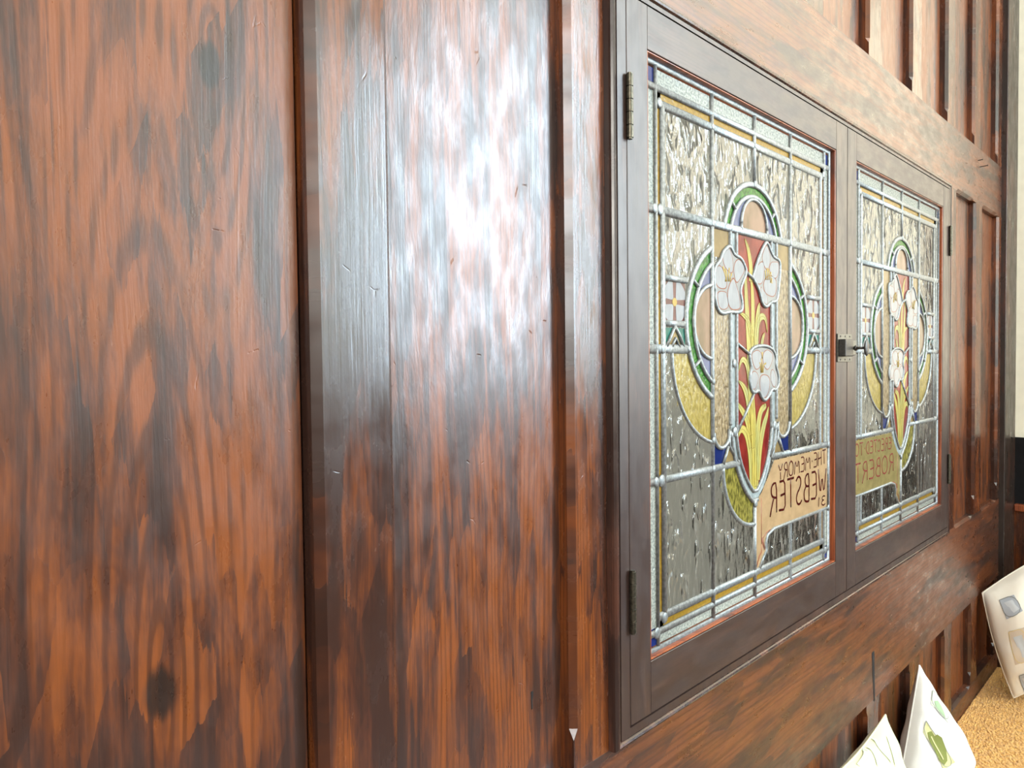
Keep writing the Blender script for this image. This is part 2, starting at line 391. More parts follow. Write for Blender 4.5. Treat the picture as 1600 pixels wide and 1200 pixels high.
def coloured_glass(name, col, trans=0.45, var=0.25, scale=(60, 60), bump=0.5, rough=0.16, col2=None, dist=0.0015):
    t = NT(name); X, Y, Z, P = t.coords()
    n = t.noise(t.xyz(t.mul(X, scale[0]), 0.0, t.mul(Z, scale[1])), 1.0, 3)
    c2 = col2 or tuple(q*(1-var) for q in col)
    c = t.mix(t.mr(n, 0.35, 0.65), c2, col)
    nr = t.bump(n, bump, dist)
    a = t.pbsdf(c, rough, 0, nr, IOR=1.5)
    b = t.n('ShaderNodeBsdfTranslucent'); t.set(b.inputs['Color'], c)
    m = t.n('ShaderNodeMixShader'); m.inputs[0].default_value = trans; t.t.links.new(a, m.inputs[1]); t.t.links.new(b.outputs[0], m.inputs[2])
    return t.done(m.outputs[0])
GM = dict(
 clear=clear_glass('rippled_clear_glass', 62, 30, 1.0, dist=0.004),
 border=coloured_glass('stippled_border_glass', (0.50, 0.53, 0.48), col2=(0.24, 0.27, 0.25), scale=(330, 330), bump=1.0, rough=0.12, trans=0.5),
 amber=coloured_glass('amber_glass', (0.33, 0.20, 0.03), scale=(200, 200)),
 green=coloured_glass('green_glass', (0.06, 0.25, 0.03), col2=(0.02, 0.12, 0.015), scale=(160, 160), bump=0.8),
 blue=coloured_glass('slate_blue_glass', (0.20, 0.22, 0.36), scale=(50, 50), bump=0.2),
 navy=coloured_glass('navy_glass', (0.015, 0.03, 0.16), scale=(50, 50), bump=0.2),
 dgreen=coloured_glass('bottle_green_glass', (0.015, 0.09, 0.05), scale=(50, 50), bump=0.2),
 teal=coloured_glass('teal_glass', (0.03, 0.22, 0.17), scale=(90, 90), bump=0.3),
 yellow=coloured_glass('straw_glass', (0.50, 0.38, 0.11), col2=(0.32, 0.24, 0.06), scale=(190, 80), bump=1.0),
 olive=coloured_glass('olive_glass', (0.38, 0.33, 0.07), col2=(0.10, 0.09, 0.02), scale=(200, 90), bump=1.0),
 pink=coloured_glass('smoky_pink_glass', (0.40, 0.25, 0.17), col2=(0.24, 0.17, 0.10), scale=(28, 14), bump=0.2),
 tan=coloured_glass('tan_glass', (0.36, 0.25, 0.11), scale=(30, 30), bump=0.15),
 ripple=coloured_glass('hammered_brown_glass', (0.50, 0.38, 0.22), col2=(0.20, 0.14, 0.07), scale=(260, 110), bump=1.0),
 pale=coloured_glass('pale_blue_white_glass', (0.55, 0.62, 0.62), col2=(0.32, 0.38, 0.40), scale=(140, 60), bump=0.8),
 red=coloured_glass('ruby_glass', (0.30, 0.035, 0.025), col2=(0.18, 0.016, 0.014), scale=(40, 20), bump=0.25),
 lily=coloured_glass('white_painted_glass', (0.36, 0.37, 0.37), var=0.1, scale=(80, 50), bump=0.3),
 petal=coloured_glass('petal_highlight_paint', (0.41, 0.43, 0.46), var=0.12, scale=(120, 40), bump=0.2),
 line=coloured_glass('pink_brown_paint', (0.32, 0.13, 0.09), var=0.1, bump=0.1),
 stamen=coloured_glass('ochre_paint', (0.60, 0.42, 0.12), var=0.2, bump=0.1),
 leaf=coloured_glass('yellow_leaf_paint', (0.68, 0.57, 0.15), col2=(0.48, 0.48, 0.19), scale=(50, 14), bump=0.15),
 leafdark=coloured_glass('leaf_outline_paint', (0.36, 0.27, 0.05), bump=0.1),
 plaque=coloured_glass('buff_plaque_glass', (0.37, 0.245, 0.13), var=0.16, scale=(45, 60), bump=0.15, rough=0.25, trans=0.12),
 plaquered=coloured_glass('plaque_edge_paint', (0.38, 0.13, 0.08), bump=0.1),
 text=coloured_glass('dark_red_lettering_paint', (0.09, 0.012, 0.010), bump=0.05),
 textred=coloured_glass('red_lettering_paint', (0.33, 0.07, 0.06), bump=0.05),
 plaque2=coloured_glass('olive_buff_plaque_glass', (0.34, 0.27, 0.11), var=0.18, scale=(45, 60), bump=0.15, rough=0.25),
 rose=coloured_glass('plum_ground_paint', (0.22, 0.10, 0.09), bump=0.1),
)

# ---------------------------------------------------------------- the leaded design in leaf coordinates (u from the centre line, z; wall units)
GD = 1.008; GCX = 2.053
def g(px, py):
    x, z = G(px, py, GD); return (x-GCX, z)
def gl(pts): return [g(*p) for p in pts]
def zc(ox, oy, k, pts): return gl([(ox+a/k, oy+b/k) for a, b in pts])
def arc(cx, cz, r, a0, a1, n=40):
    return [(cx+r*math.cos(math.radians(a0+(a1-a0)*i/n)), cz+r*math.sin(math.radians(a0+(a1-a0)*i/n))) for i in range(n+1)]
def smooth_line(pts, it=2):
    for _ in range(it):
        q = [pts[0]]
        for a, b in zip(pts, pts[1:]):
            q += [(a[0]*.75+b[0]*.25, a[1]*.75+b[1]*.25), (a[0]*.25+b[0]*.75, a[1]*.25+b[1]*.75)]
        q.append(pts[-1]); pts = q
    return pts
def smooth_loop(pts, it=2):
    for _ in range(it):
        q = []
        for a, b in zip(pts, pts[1:]+pts[:1]):
            q += [(a[0]*.75+b[0]*.25, a[1]*.75+b[1]*.25), (a[0]*.25+b[0]*.75, a[1]*.25+b[1]*.75)]
        pts = q
    return pts

class Leaf:
    def __init__(s, cx, flip, parent):
        s.cx = cx; s.k = -1 if flip else 1; s.p = parent; s.Y = Ym(1.000); s.flip = flip
    def P(s, p, dy=0.0): return Vector(((s.cx+s.k*p[0]*0.992)*S, s.Y-dy, Zm(p[1]*0.992)))
    def piece(s, name, polys, mat, dy, parent=None, step=0.0):
        bm = bmesh.new()
        for poly in polys:
            dy += step
            vs = [bm.verts.new(s.P(q, dy)) for q in poly]
            try: bm.faces.new(vs)
            except ValueError: pass
        return s.mk(name, bm, GM[mat], parent)
    def mk(s, name, bm, mat, parent=None, smooth=False):
        o = obj(name, bm, mat, parent or s.p, smooth)
        if len(o.data.polygons) and sum(p.normal.y*p.area for p in o.data.polygons) > 0 and not smooth:
            o.data.flip_normals()
        return o
    def cames(s, name, lines, w=0.019, h=0.0026, dy=0.0006, mat=None, blobs=()):
        bm = bmesh.new()
        for ln in lines:
            wd = w
            if isinstance(ln, tuple): ln, wd = ln
            closed = (abs(ln[0][0]-ln[-1][0]) + abs(ln[0][1]-ln[-1][1])) < 1e-6
            n = len(ln)
            if closed: ln = ln[:-1]; n -= 1
            rows = []
            for i in range(n):
                a = ln[i-1] if (i > 0 or closed) else ln[i]; b = ln[(i+1) % n] if (i < n-1 or closed) else ln[i]
                dx, dz = b[0]-a[0], b[1]-a[1]; L = math.hypot(dx, dz) or 1; nx, nz = -dz/L, dx/L
                row = []
                for f, hh in ((-0.5, 0), (-0.46, 0.55), (-0.25, 0.92), (0, 1.0), (0.25, 0.92), (0.46, 0.55), (0.5, 0)):
                    row.append(bm.verts.new(s.P((ln[i][0]+nx*wd*f, ln[i][1]+nz*wd*f), dy+h*hh)))
                rows.append(row)
            for i in range(n if closed else n-1):
                a, b = rows[i], rows[(i+1) % n]
                for k in range(6): bm.faces.new((a[k], a[k+1], b[k+1], b[k]))
            if not closed: bm.faces.new(rows[0]); bm.faces.new(rows[-1])
        for (bx, bz, br) in blobs:
            c = s.P((bx, bz), dy+h*0.75)
            r = bmesh.ops.create_icosphere(bm, subdivisions=2, radius=1.0)
            for v in r['verts']: v.co = c + Vector((v.co.x*br*S, v.co.y*0.0016, v.co.z*br*S*1.1))
        return s.mk(name, bm, mat or M['lead'], None, smooth=True)

def inside(p, poly):
    c = False
    for a, b in zip(poly, poly[1:]+poly[:1]):
        if (a[1] > p[1]) != (b[1] > p[1]) and p[0] < (b[0]-a[0])*(p[1]-a[1])/(b[1]-a[1])+a[0]: c = not c
    return c
def grow_poly(lp, k):
    mx = sum(p[0] for p in lp)/len(lp); mz = sum(p[1] for p in lp)/len(lp); return [(mx+(p[0]-mx)*k, mz+(p[1]-mz)*k) for p in lp]
def clip_line(ln, masks):
    pts = []
    for a, b in zip(ln, ln[1:]):
        n = max(1, int(math.hypot(b[0]-a[0], b[1]-a[1])/0.006))
        pts += [(a[0]+(b[0]-a[0])*i/n, a[1]+(b[1]-a[1])*i/n) for i in range(n)]
    pts.append(ln[-1])
    ok = [not any(inside(p, m_) for m_ in masks) for p in pts]
    if all(ok): return [ln]
    segs = []; cur = []
    for p, o_ in zip(pts, ok):
        if o_: cur.append(p)
        else:
            if len(cur) > 1: segs.append(cur)
            cur = []
    if len(cur) > 1: segs.append(cur)
    return segs
def blade(pts, wd):
    """leaf blade polygon round a centre line, widest in the middle, pointed tip"""
    pts = smooth_line(pts, 2); L = []; R_ = []
    n = len(pts)
    for i, p in enumerate(pts):
        a = pts[max(i-1, 0)]; b = pts[min(i+1, n-1)]; dx, dz = b[0]-a[0], b[1]-a[1]; l = math.hypot(dx, dz) or 1
        s = i/(n-1); k = wd*0.5*(0.35+0.65*math.sin(math.pi*min(1.0, 0.25+s*0.75))) if s < 1 else 0.0
        k *= (1-s**6)
        L.append((p[0]-dz/l*k, p[1]+dx/l*k)); R_.append((p[0]+dz/l*k, p[1]-dx/l*k))
    return L+R_[::-1]
def outline(poly): return poly+[poly[0]]

# lettering: single-stroke capitals on a 0..1 box
GLY = {
 'T': [[(0,1),(1,1)],[(.5,1),(.45,0)]], 'H': [[(0,0),(.05,1)],[(1,0),(.95,1)],[(.03,.55),(.97,.5)]], 'E': [[(.9,1),(.1,1),(.05,.55),(0,0),(1,.04)],[(.06,.55),(.75,.52)]],
 'M': [[(0,0),(.15,1),(.5,.35),(.85,1),(1,0)]], 'O': [[(.5,1),(.12,.85),(0,.5),(.12,.12),(.5,0),(.88,.12),(1,.5),(.88,.85),(.5,1)]],
 'R': [[(.02,0),(.05,1),(.6,1),(.85,.85),(.8,.62),(.45,.52),(.06,.5)],[(.45,.52),(.75,.25),(1,-.08)]],
 'Y': [[(0,1),(.5,.5),(1,1)],[(.5,.5),(.45,0)]], 'W': [[(0,1),(.28,0),(.52,.85),(.74,0),(1,1.05)]],
 'B': [[(.05,0),(.05,1),(.55,.98),(.78,.8),(.6,.56),(.06,.54)],[(.6,.56),(.95,.38),(.85,.08),(.5,0),(.05,0)]],
 'S': [[(.95,.85),(.65,1),(.25,.95),(.12,.75),(.35,.56),(.75,.42),(.92,.22),(.7,.02),(.3,0),(0,.12)]],
 'C': [[(.95,.85),(.6,1),(.2,.88),(0,.5),(.2,.1),(.6,0),(1,.12)]], 'D': [[(.02,0),(.02,1),(.55,.95),(.95,.6),(.95,.35),(.55,.03),(.02,0)]],
 '3': [[(.1,.9),(.5,1),(.85,.82),(.7,.58),(.4,.54)],[(.4,.54),(.85,.45),(.95,.2),(.55,-.02),(.05,.08)]], '1': [[(.35,1),(.45,0)],[(.2,.8),(.35,1)]],
 '.': [[(.3,.45),(.5,.55)]], 'N': [[(0,0),(.05,1),(.95,0),(1,1)]],
}
def text_strokes(word, x_start, x_end, zb, zt, slope=0.0, gap=0.28):
    """letters run from x_start towards x_end; x_end < x_start gives the mirrored writing seen through from behind"""
    wd = {'M': 1.25, 'W': 1.3, ' ': 0.5, '.': 0.35, '1': 0.5, 'O': 1.1, '3': 0.8, 'T': 0.95}
    tot = sum(wd.get(c, 0.9) for c in word)+gap*(len(word)-1); k = (x_end-x_start)/tot; x = x_start; out = []
    for c in word:
        w_ = wd.get(c, 0.9)
        for st in GLY.get(c, []):
            out.append([(x+q[0]*w_*k, zb+(zt-zb)*q[1]+slope*(x+q[0]*w_*k-x_start)) for q in st])
        x += (w_+gap)*k
    return out

def make_design(L, words, textmat, plaquemat, mirrored_text_x):
    f = L.piece
    # clear rippled cells, and the clear border cells
    cols = [-0.504, -0.253, 0.0, 0.253, 0.504]
    cells = []
    for a, b in zip(cols, cols[1:]):
        for c, d in ((0.65, 0.38), (0.38, 0.03), (0.03, -0.305), (-0.305, -0.66)):
            cells.append([(a, d), (b, d), (b, c), (a, c)])
    f('rippled_pane', cells, 'clear', 0.0)
    bord = []
    xs = [-0.531, -0.253, 0.0, 0.253, 0.531]
    for a, b in zip(xs, xs[1:]):
        for z0_, z1_ in ((0.68, 0.728), (-0.722, -0.68)): bord.append([(a, z0_), (b, z0_), (b, z1_), (a, z1_)])
    zs = [0.69, 0.38, 0.03, -0.305, -0.69]
    for a, b in zip(zs, zs[1:]):
        for x0_, x1_ in ((-0.575, -0.531), (0.531, 0.575)): bord.append([(x0_, b), (x1_, b), (x1_, a), (x0_, a)])
    f('border_pane', bord, 'border', 0.0)
    amb = [[(a, z-0.012), (b, z-0.012), (b, z+0.012), (a, z+0.012)] for z in (0.662, -0.672) for a, b in zip(xs, xs[1:])]
    amb += [[(x-0.012, b), (x+0.012, b), (x+0.012, a), (x-0.012, a)] for x in (-0.516, 0.516) for a, b in zip(zs, zs[1:])]
    f('amber_border', amb, 'amber', 0.0001)
    for x in (-0.553, 0.553):
        for z in (0.705, -0.70): f('blue_corner_square', [[(x-0.022, z-0.022), (x+0.022, z-0.022), (x+0.022, z+0.022), (x-0.022, z+0.022)]], 'navy', 0.0003)
    # quatrefoil
    LC, RC = -0.161, 0.161
    def band(cx, cz, ro, ri, a0, a1): return arc(cx, cz, ro, a0, a1)+arc(cx, cz, ri, a1, a0)
    aT = math.degrees(math.acos(min(1, 0.0415/0.1945)))
    top0, top1 = 12.5, 167.5
    f('green_arc', [band(0, 0.3385, 0.181, 0.155, top0, top1)], 'green', 0.0002)
    f('blue_field', [arc(0, 0.3385, 0.155, 14, 166)], 'blue', 0.0002)
    f('pink_disc', [[(-0.079, 0.375)]+[(0.079*math.cos(math.radians(a)), 0.40+0.079*math.sin(math.radians(a))) for a in range(180, -1, -6)]+[(0.079, 0.375)]], 'pink', 0.0004)
    ca = math.degrees(math.acos(-0.092/0.235)); 
    for sgn in (-1, 1):
        a0, a1 = (115, 245) if sgn < 0 else (65, -65)
        cx = sgn*0.161
        f('green_arc', [band(cx, 0.104, 0.222, 0.192, a0, a1)], 'green', 0.0002)
        f('blue_field', [arc(cx, 0.104, 0.192, a0+(3 if sgn < 0 else -3), a1-(3 if sgn < 0 else -3))], 'blue', 0.0002)
        b0, b1 = (90, 270) if sgn < 0 else (90, -90)
        f('pink_disc', [[(sgn*0.246, 0.20)]+arc(sgn*0.256, 0.106, 0.098, b0, b1)+[(sgn*0.246, 0.01)]], 'pink', 0.0004)
        big = arc(sgn*0.205, 0.02, 0.252, 180 if sgn < 0 else 0, 262 if sgn < 0 else -82, 26)
        inner = arc(cx, 0.104, 0.235, 198 if sgn < 0 else -18, 247 if sgn < 0 else -67, 16)
        f('straw_crescent', [big+inner[::-1]], 'yellow', 0.0001)
        # flower tile and the teal tracery beneath
        x0_, x1_ = sorted((sgn*0.495, sgn*0.392))
        f('flower_tile', [[(x0_, 0.10), (x1_, 0.10), (x1_, 0.205), (x0_, 0.205)]], 'rose', 0.0002)
        c_ = ((x0_+x1_)/2, 0.152); pet = []
        for q in range(4):
            an = math.radians(45+90*q); an2 = [an-0.62, an-0.35, an-0.08, an+0.08, an+0.35, an+0.62]
            rr = [0.052, 0.066, 0.058, 0.058, 0.066, 0.052]
            pet.append([(c_[0]+0.012*math.cos(an-0.3), c_[1]+0.012*math.sin(an-0.3))]+[(max(x0_, min(x1_, c_[0]+r_*math.cos(t_))), max(0.101, min(0.204, c_[1]+r_*math.sin(t_)))) for r_, t_ in zip(rr, an2)]+[(c_[0]+0.012*math.cos(an+0.3), c_[1]+0.012*math.sin(an+0.3))])
        fl = f('painted_petal', pet, 'petal', 0.0004)
        f('flower_centre', [arc(c_[0], c_[1], 0.011, 0, 360, 16)[:-1]], 'stamen', 0.0006)
        f('teal_piece', [[(x0_, 0.085), (x1_, 0.085), (x1_, 0.035), (x0_, 0.035)]], 'teal', 0.0002)
        f('tracery_piece', [[(c_[0]-0.004, 0.088), (c_[0]+0.034, 0.035), (c_[0]-0.034, 0.035)]], 'tan', 0.0004)
        # long hammered strips, pale strips
        xa, xb = sorted((sgn*0.242, sgn*0.157)); cxs = (xa+xb)/2; rr_ = (xb-xa)/2
        top = 0.24 if sgn < 0 else 0.30
        f('hammered_strip', [[(xb, top)]+[(cxs+rr_*math.cos(math.radians(a)), -0.205+rr_*math.sin(math.radians(a))) for a in range(0, -181, -12)]+[(xa, top)]], 'ripple', 0.0002)
        f('tan_piece', [[(xa, 0.37), (xb, 0.37), (xb, 0.29), (xa, 0.29)]], 'tan', 0.0003)
        xa, xb = sorted((sgn*0.144, sgn*0.118))
        f('pale_strip', [[(xa, 0.37), (xb, 0.37), (xb, -0.21), (xa, -0.21)]], 'pale', 0.0002)
        # blue and green pieces by the shield
        f('navy_piece', [[(sgn*0.243, -0.215), (sgn*0.155, -0.25), (sgn*0.15, -0.298), (sgn*0.243, -0.298)]], 'navy', 0.0001)
        f('bottle_green_piece', [[(sgn*0.158, -0.205), (sgn*0.122, -0.215), (sgn*0.10, -0.298), (sgn*0.16, -0.298)]], 'dgreen', 0.0003)
        f('small_triangle', [[(sgn*0.192, -0.298), (sgn*0.118, -0.298), (sgn*0.155, -0.255)]], 'tan', 0.0005)
    # lower lobe, one side only shows outside the plaque
    f('olive_lobe', [arc(0, -0.309, 0.188, 180, 270, 30)+[(0, -0.40), (-0.09, -0.33), (-0.105, -0.315)]], 'olive', 0.0002)
    # shield
    sh_in = [(-0.115, 0.37), (-0.115, -0.216), (-0.1, -0.27), (-0.081, -0.31), (-0.045, -0.363), (0.003, -0.405), (0.045, -0.372), (0.078, -0.325), (0.095, -0.28), (0.108, -0.216), (0.11, 0.37)]
    f('ruby_ground', [sh_in], 'red', 0.0003)
    def vline(k): return smooth_line([(-0.119-k, -0.21), (-0.103-k, -0.275), (-0.082-k, -0.318-k*.3), (-0.045-k*.8, -0.37-k*.7), (0.003, -0.412-k*1.15), (0.05+k*.8, -0.372-k*.7), (0.084+k, -0.318-k*.3), (0.105+k, -0.275), (0.119+k, -0.21)], 1)
    a_ = vline(0.002); b_ = vline(0.027)
    f('pale_shield_band', [[a_[i], a_[i+1], b_[i+1], b_[i]] for i in range(len(a_)-1)], 'pale', 0.0004)
    # leaves
    k3 = 4.706
    lv = [
     ([(1179, 760), (1177, 700), (1172, 620), (1170, 540), (1166, 480), (1164, 435), (1165, 420)], .030),
     ([(1175, 560), (1176, 500), (1175, 450), (1172, 432)], .022),
     ([(1172, 440), (1173, 420), (1169, 390), (1163, 373)], .022),
     ([(1177, 555), (1173, 520), (1168, 500), (1161, 492), (1155, 490)], .020),
     ([(1180, 560), (1181, 520), (1184, 485), (1186, 473)], .028),
     ([(1181, 560), (1181, 520), (1184, 500), (1190, 493), (1196, 498), (1198, 520)], .024),
     ([(1189, 542), (1191, 528), (1194, 520)], .016),
     ([(1170, 600), (1168, 575), (1163, 562), (1157, 562), (1153, 580)], .020),
     ([(1173, 680), (1170, 640), (1166, 615), (1160, 602), (1153, 595)], .026),
     ([(1172, 700), (1168, 660), (1161, 645), (1155, 636), (1152, 630)], .024),
     ([(1174, 760), (1172, 710), (1167, 680), (1160, 669), (1155, 673), (1153, 683)], .028),
     ([(1178, 768), (1178, 700), (1176, 650), (1175, 625), (1177, 612)], .034),
     ([(1181, 760), (1182, 700), (1184, 660), (1188, 640), (1196, 634), (1193, 632)], .028),
     ([(1183, 750), (1186, 700), (1192, 665), (1197, 650), (1200, 635)], .028),
     ([(1176, 700), (1174, 650), (1172, 630)], .020),
    ]
    blades = [blade(gl(p), w_*1.0) for p, w_ in lv]
    lf = f('painted_leaves', blades, 'leaf', 0.0005, None, 0.00003)
    ln = []
    for p, w_ in lv:
        q = smooth_line(gl(p), 1); ln.append((q, 0.0011))
    L.cames('leaf_outline', [(outline(b), 0.0013) for b in blades]+ln, h=0.0001, dy=0.00098, mat=GM['leafdark'])
    # lilies
    la = smooth_loop(zc(1090, 360, 8, [(390,185),(300,270),(275,380),(205,450),(190,560),(200,700),(215,780),(210,880),(245,1000),(300,1045),(390,1015),(480,1030),(545,1005),(545,900),(520,780),(530,690),(605,530),(560,400),(520,340),(450,310),(415,240)]), 2)
    lb = smooth_loop(zc(1090, 360, 8, [(840,150),(790,250),(755,340),(720,440),(685,560),(680,600),(740,700),(770,800),(800,920),(850,965),(910,890),(985,890),(1000,700),(1020,520),(1015,370),(940,340),(900,260),(870,170)]), 2)
    lc = smooth_loop(zc(1090, 480, 8, [(640,570),(680,510),(760,480),(870,490),(940,540),(970,640),(960,720),(1000,850),(1000,980),(960,1040),(920,1015),(880,1110),(830,1170),(790,1130),(755,1030),(690,1080),(650,1010),(635,880),(665,760),(640,650)]), 2)
    petals = {
     'a': [[(360,215),(300,290),(310,420),(360,500),(420,540),(430,420),(400,260)], [(250,435),(205,500),(205,620),(240,715),(340,730),(350,640),(300,480)], [(490,360),(445,420),(440,540),(470,665),(520,600),(580,490),(540,400)],
           [(430,590),(370,720),(360,860),(395,985),(490,985),(520,960),(500,800),(460,660)], [(235,765),(240,880),(260,970),(320,990),(375,950),(350,820),(340,770)]],
     'b': [[(840,190),(790,330),(810,420),(850,500),(880,450),(900,330),(860,210)], [(780,390),(720,470),(695,590),(720,660),(790,670),(810,560),(820,420)], [(905,400),(885,470),(900,560),(965,610),(1000,520),(1000,400),(950,400)],
           [(880,560),(810,640),(820,760),(870,810),(950,830),(970,700),(960,600)], [(780,700),(780,800),(820,910),(860,930),(860,820),(800,740)], [(985,700),(960,850),(985,870),(1000,760)]],
    }
    pc = [[(720,540),(660,580),(680,700),(720,790),(780,720),(790,600),(760,550)], [(850,530),(800,590),(810,720),(860,790),(910,700),(930,600),(900,560)], [(690,790),(650,860),(650,1000),(700,1030),(730,960),(750,850)],
          [(780,850),(760,950),(790,1100),(830,1140),(880,1040),(890,900),(850,850)], [(920,760),(895,860),(920,980),(960,1000),(965,860)]]
    for nm, poly, pts, oy in (('a', la, petals['a'], 360), ('b', lb, petals['b'], 360), ('c', lc, pc, 480)):
        fl = f('lily', [poly], 'line', 0.0014)
        loops = [smooth_loop(zc(1090, oy, 8, q), 2) for q in pts]
        def grow(lp, k):
            mx = sum(p[0] for p in lp)/len(lp); mz = sum(p[1] for p in lp)/len(lp); return [(mx+(p[0]-mx)*k, mz+(p[1]-mz)*k) for p in lp]
        f('lily_ground', [grow(poly, 0.94)], 'lily', 0.0015, fl)
        f('lily_petal_edge', [grow(q, 1.10) for q in loops], 'line', 0.0016, fl)
        f('lily_petal', loops, 'petal', 0.0017, fl)
    st = [zc(1090, 360, 8, [(330,640),(350,560),(330,480)]), zc(1090, 360, 8, [(370,640),(370,560),(380,470)]), zc(1090, 360, 8, [(390,640),(395,580),(410,540)]), zc(1090, 360, 8, [(350,640),(330,560),(300,450)]),
          zc(1090, 360, 8, [(860,620),(860,540),(850,470)]), zc(1090, 360, 8, [(880,620),(880,540),(870,480)]), zc(1090, 360, 8, [(900,640),(900,560),(900,520)]), zc(1090, 360, 8, [(840,620),(835,540),(830,500)]), zc(1090, 360, 8, [(890,640),(915,660),(910,600)]),
          zc(1090, 480, 8, [(790,820),(790,700),(780,640)]), zc(1090, 480, 8, [(800,820),(810,720),(840,700)]), zc(1090, 480, 8, [(795,640),(790,590),(795,560)]), zc(1090, 480, 8, [(780,820),(770,720),(760,690)])]
    for grp in (st[:4], st[4:9], st[9:]): L.cames('lily_stamens', [(s_, 0.006) for s_ in grp], h=0.0002, dy=0.0019, mat=GM['stamen'])
    # plaque
    pl = [(0.134, -0.322), (0.566, -0.322), (0.569, -0.538), (0.13, -0.538), (0.085, -0.55), (0.07, -0.575), (0.075, -0.60), (0.05, -0.62), (0.03, -0.642), (0.012, -0.645), (0.008, -0.44), (0.05, -0.41), (0.10, -0.36)]
    plq = f('plaque', [pl], plaquemat, 0.0010)
    L.cames('plaque_scroll', [([(0.045, -0.43), (0.045, -0.575)], 0.004), ([(0.045, -0.575), (0.05, -0.56), (0.08, -0.545), (0.11, -0.54)], 0.004),
                              ([(0.012, -0.64), (0.03, -0.61), (0.045, -0.60), (0.045, -0.575)], 0.006), ([(0.052, -0.555), (0.056, -0.575), (0.068, -0.595)], 0.010)], h=0.0001, dy=0.0011, mat=GM['plaquered'])
    lines = []
    for (word, xs_, xe_, zb, zt, sl, wdt) in words: lines += [(smooth_line(s_, 1), wdt) for s_ in text_strokes(word, xs_, xe_, zb, zt, sl)]
    L.cames('plaque_lettering', lines, h=0.0001, dy=0.0012, mat=GM[textmat])
    # lead cames
    W2, W1 = 0.024, 0.017
    V = lambda x, a, b, w_=W1: ([(x, a), (x, b)], w_)
    H = lambda z, a, b, w_=W1: ([(a, z), (b, z)], w_)
    X_ = 0.575
    lines = [([(-X_, -0.732), (X_, -0.732), (X_, 0.74), (-X_, 0.74), (-X_, -0.732)], 0.022)]
    lines += [V(-0.5, -0.655, 0.645, 0.020), V(0.5, -0.655, 0.645, 0.020), H(0.644, -0.53, 0.53, 0.022), H(-0.654, -0.53, 0.53, 0.022)]
    lines += [V(-0.531, -0.725, 0.735, 0.010), V(0.531, -0.725, 0.735, 0.010), H(0.681, -X_, X_, 0.018), H(-0.690, -X_, X_, 0.018)]
    for x in (-0.253, 0.253): lines += [V(x, -0.73, 0.735, 0.016)] if x < 0 else [V(x, -0.53, -0.73, 0.016), V(x, -0.305, 0.735, 0.016)]
    lines += [V(0, 0.53, 0.735), V(0, -0.44, -0.73)]
    lines += [H(0.38, -X_, X_, W2), H(0.212, -0.5, -0.385), H(0.212, 0.385, 0.5), H(0.096, -0.5, -0.40), H(0.096, 0.40, 0.5)]
    lines += [H(0.03, -X_, -0.385, W2), H(0.03, 0.385, X_, W2), H(-0.305, -X_, -0.10, 0.020), H(-0.309, 0.115, X_, 0.020)]
    lines += [(arc(0, 0.3385, 0.1885, 12, 168), 0.018), (arc(0, 0.3385, 0.152, 14, 166), 0.014), (arc(0, 0.40, 0.083, 0, 180, 24), 0.011)]
    lines += [V(-0.083, 0.38, 0.402, 0.011), V(0.083, 0.38, 0.402, 0.011)]
    for sgn in (-1, 1):
        a0, a1 = (113, 247) if sgn < 0 else (67, -67)
        lines += [(arc(sgn*0.161, 0.104, 0.2285, a0, a1), 0.017), (arc(sgn*0.161, 0.104, 0.189, a0+5*-sgn, a1-5*-sgn), 0.013)]
        b0, b1 = (90, 270) if sgn < 0 else (90, -90)
        lines += [(arc(sgn*0.25, 0.106, 0.102, b0, b1, 24), 0.012)]
        lines += [(arc(sgn*0.205, 0.02, 0.255, 180 if sgn < 0 else 0, 259 if sgn < 0 else -79, 26), 0.011)]
        lines += [V(sgn*0.150, 0.37, -0.19, 0.011), V(sgn*0.113, 0.37, -0.215, 0.010)]
        lines += [(arc(sgn*0.2, -0.205, 0.046, 180, 360, 16), 0.012)]
        c_ = sgn*0.4435
        lines += [([(c_-0.004, 0.092), (c_+0.020, 0.066), (c_+0.040, 0.035)], 0.009), ([(c_+0.0, 0.092), (c_-0.024, 0.06), (c_-0.043, 0.035)], 0.009), ([(c_-0.018, 0.035), (c_, 0.058), (c_+0.018, 0.035)], 0.008)]
        lines += [([(sgn*0.162, -0.20), (sgn*0.158, -0.25), (sgn*0.105, -0.305)], 0.009), ([(sgn*0.165, -0.25), (sgn*0.195, -0.30)], 0.009)]
        for an in ((30, 140) if sgn < 0 else ()):
            lines += [(arc(0, 0.3385, 0.0, 0, 1, 1)+[], 0.001)] if False else []
    for an, cxx, czz, r1_, r2_ in ((42, 0, 0.3385, 0.15, 0.19), (140, 0, 0.3385, 0.15, 0.19), (150, -0.161, 0.104, 0.19, 0.23), (213, -0.161, 0.104, 0.19, 0.23), (30, 0.161, 0.104, 0.19, 0.23), (-33, 0.161, 0.104, 0.19, 0.23)):
        c1, s1 = math.cos(math.radians(an)), math.sin(math.radians(an)); lines.append(([(cxx+r1_*c1, czz+r1_*s1), (cxx+r2_*c1, czz+r2_*s1)], 0.010))
    lines += [(arc(0, -0.309, 0.195, 180, 270, 30), 0.014), (vline(0.0), 0.012), (vline(0.028), 0.013)]
    for lp in (la, lb, lc): lines.append((lp+[lp[0]], 0.012))
    lines += [(zc(1090, 480, 8, [(470, 440), (640, 590)]), 0.009), (zc(1090, 600, 8, [(690, 125), (490, 590)]), 0.009), (zc(1090, 360, 8, [(605, 530), (680, 600)]), 0.011)]
    lines += [([(0.57, -0.31), (0.57, -0.54)], 0.010), ([(0.57, -0.541), (0.13, -0.541), (0.085, -0.553), (0.072, -0.575), (0.078, -0.60), (0.052, -0.622), (0.03, -0.648)], 0.011)]
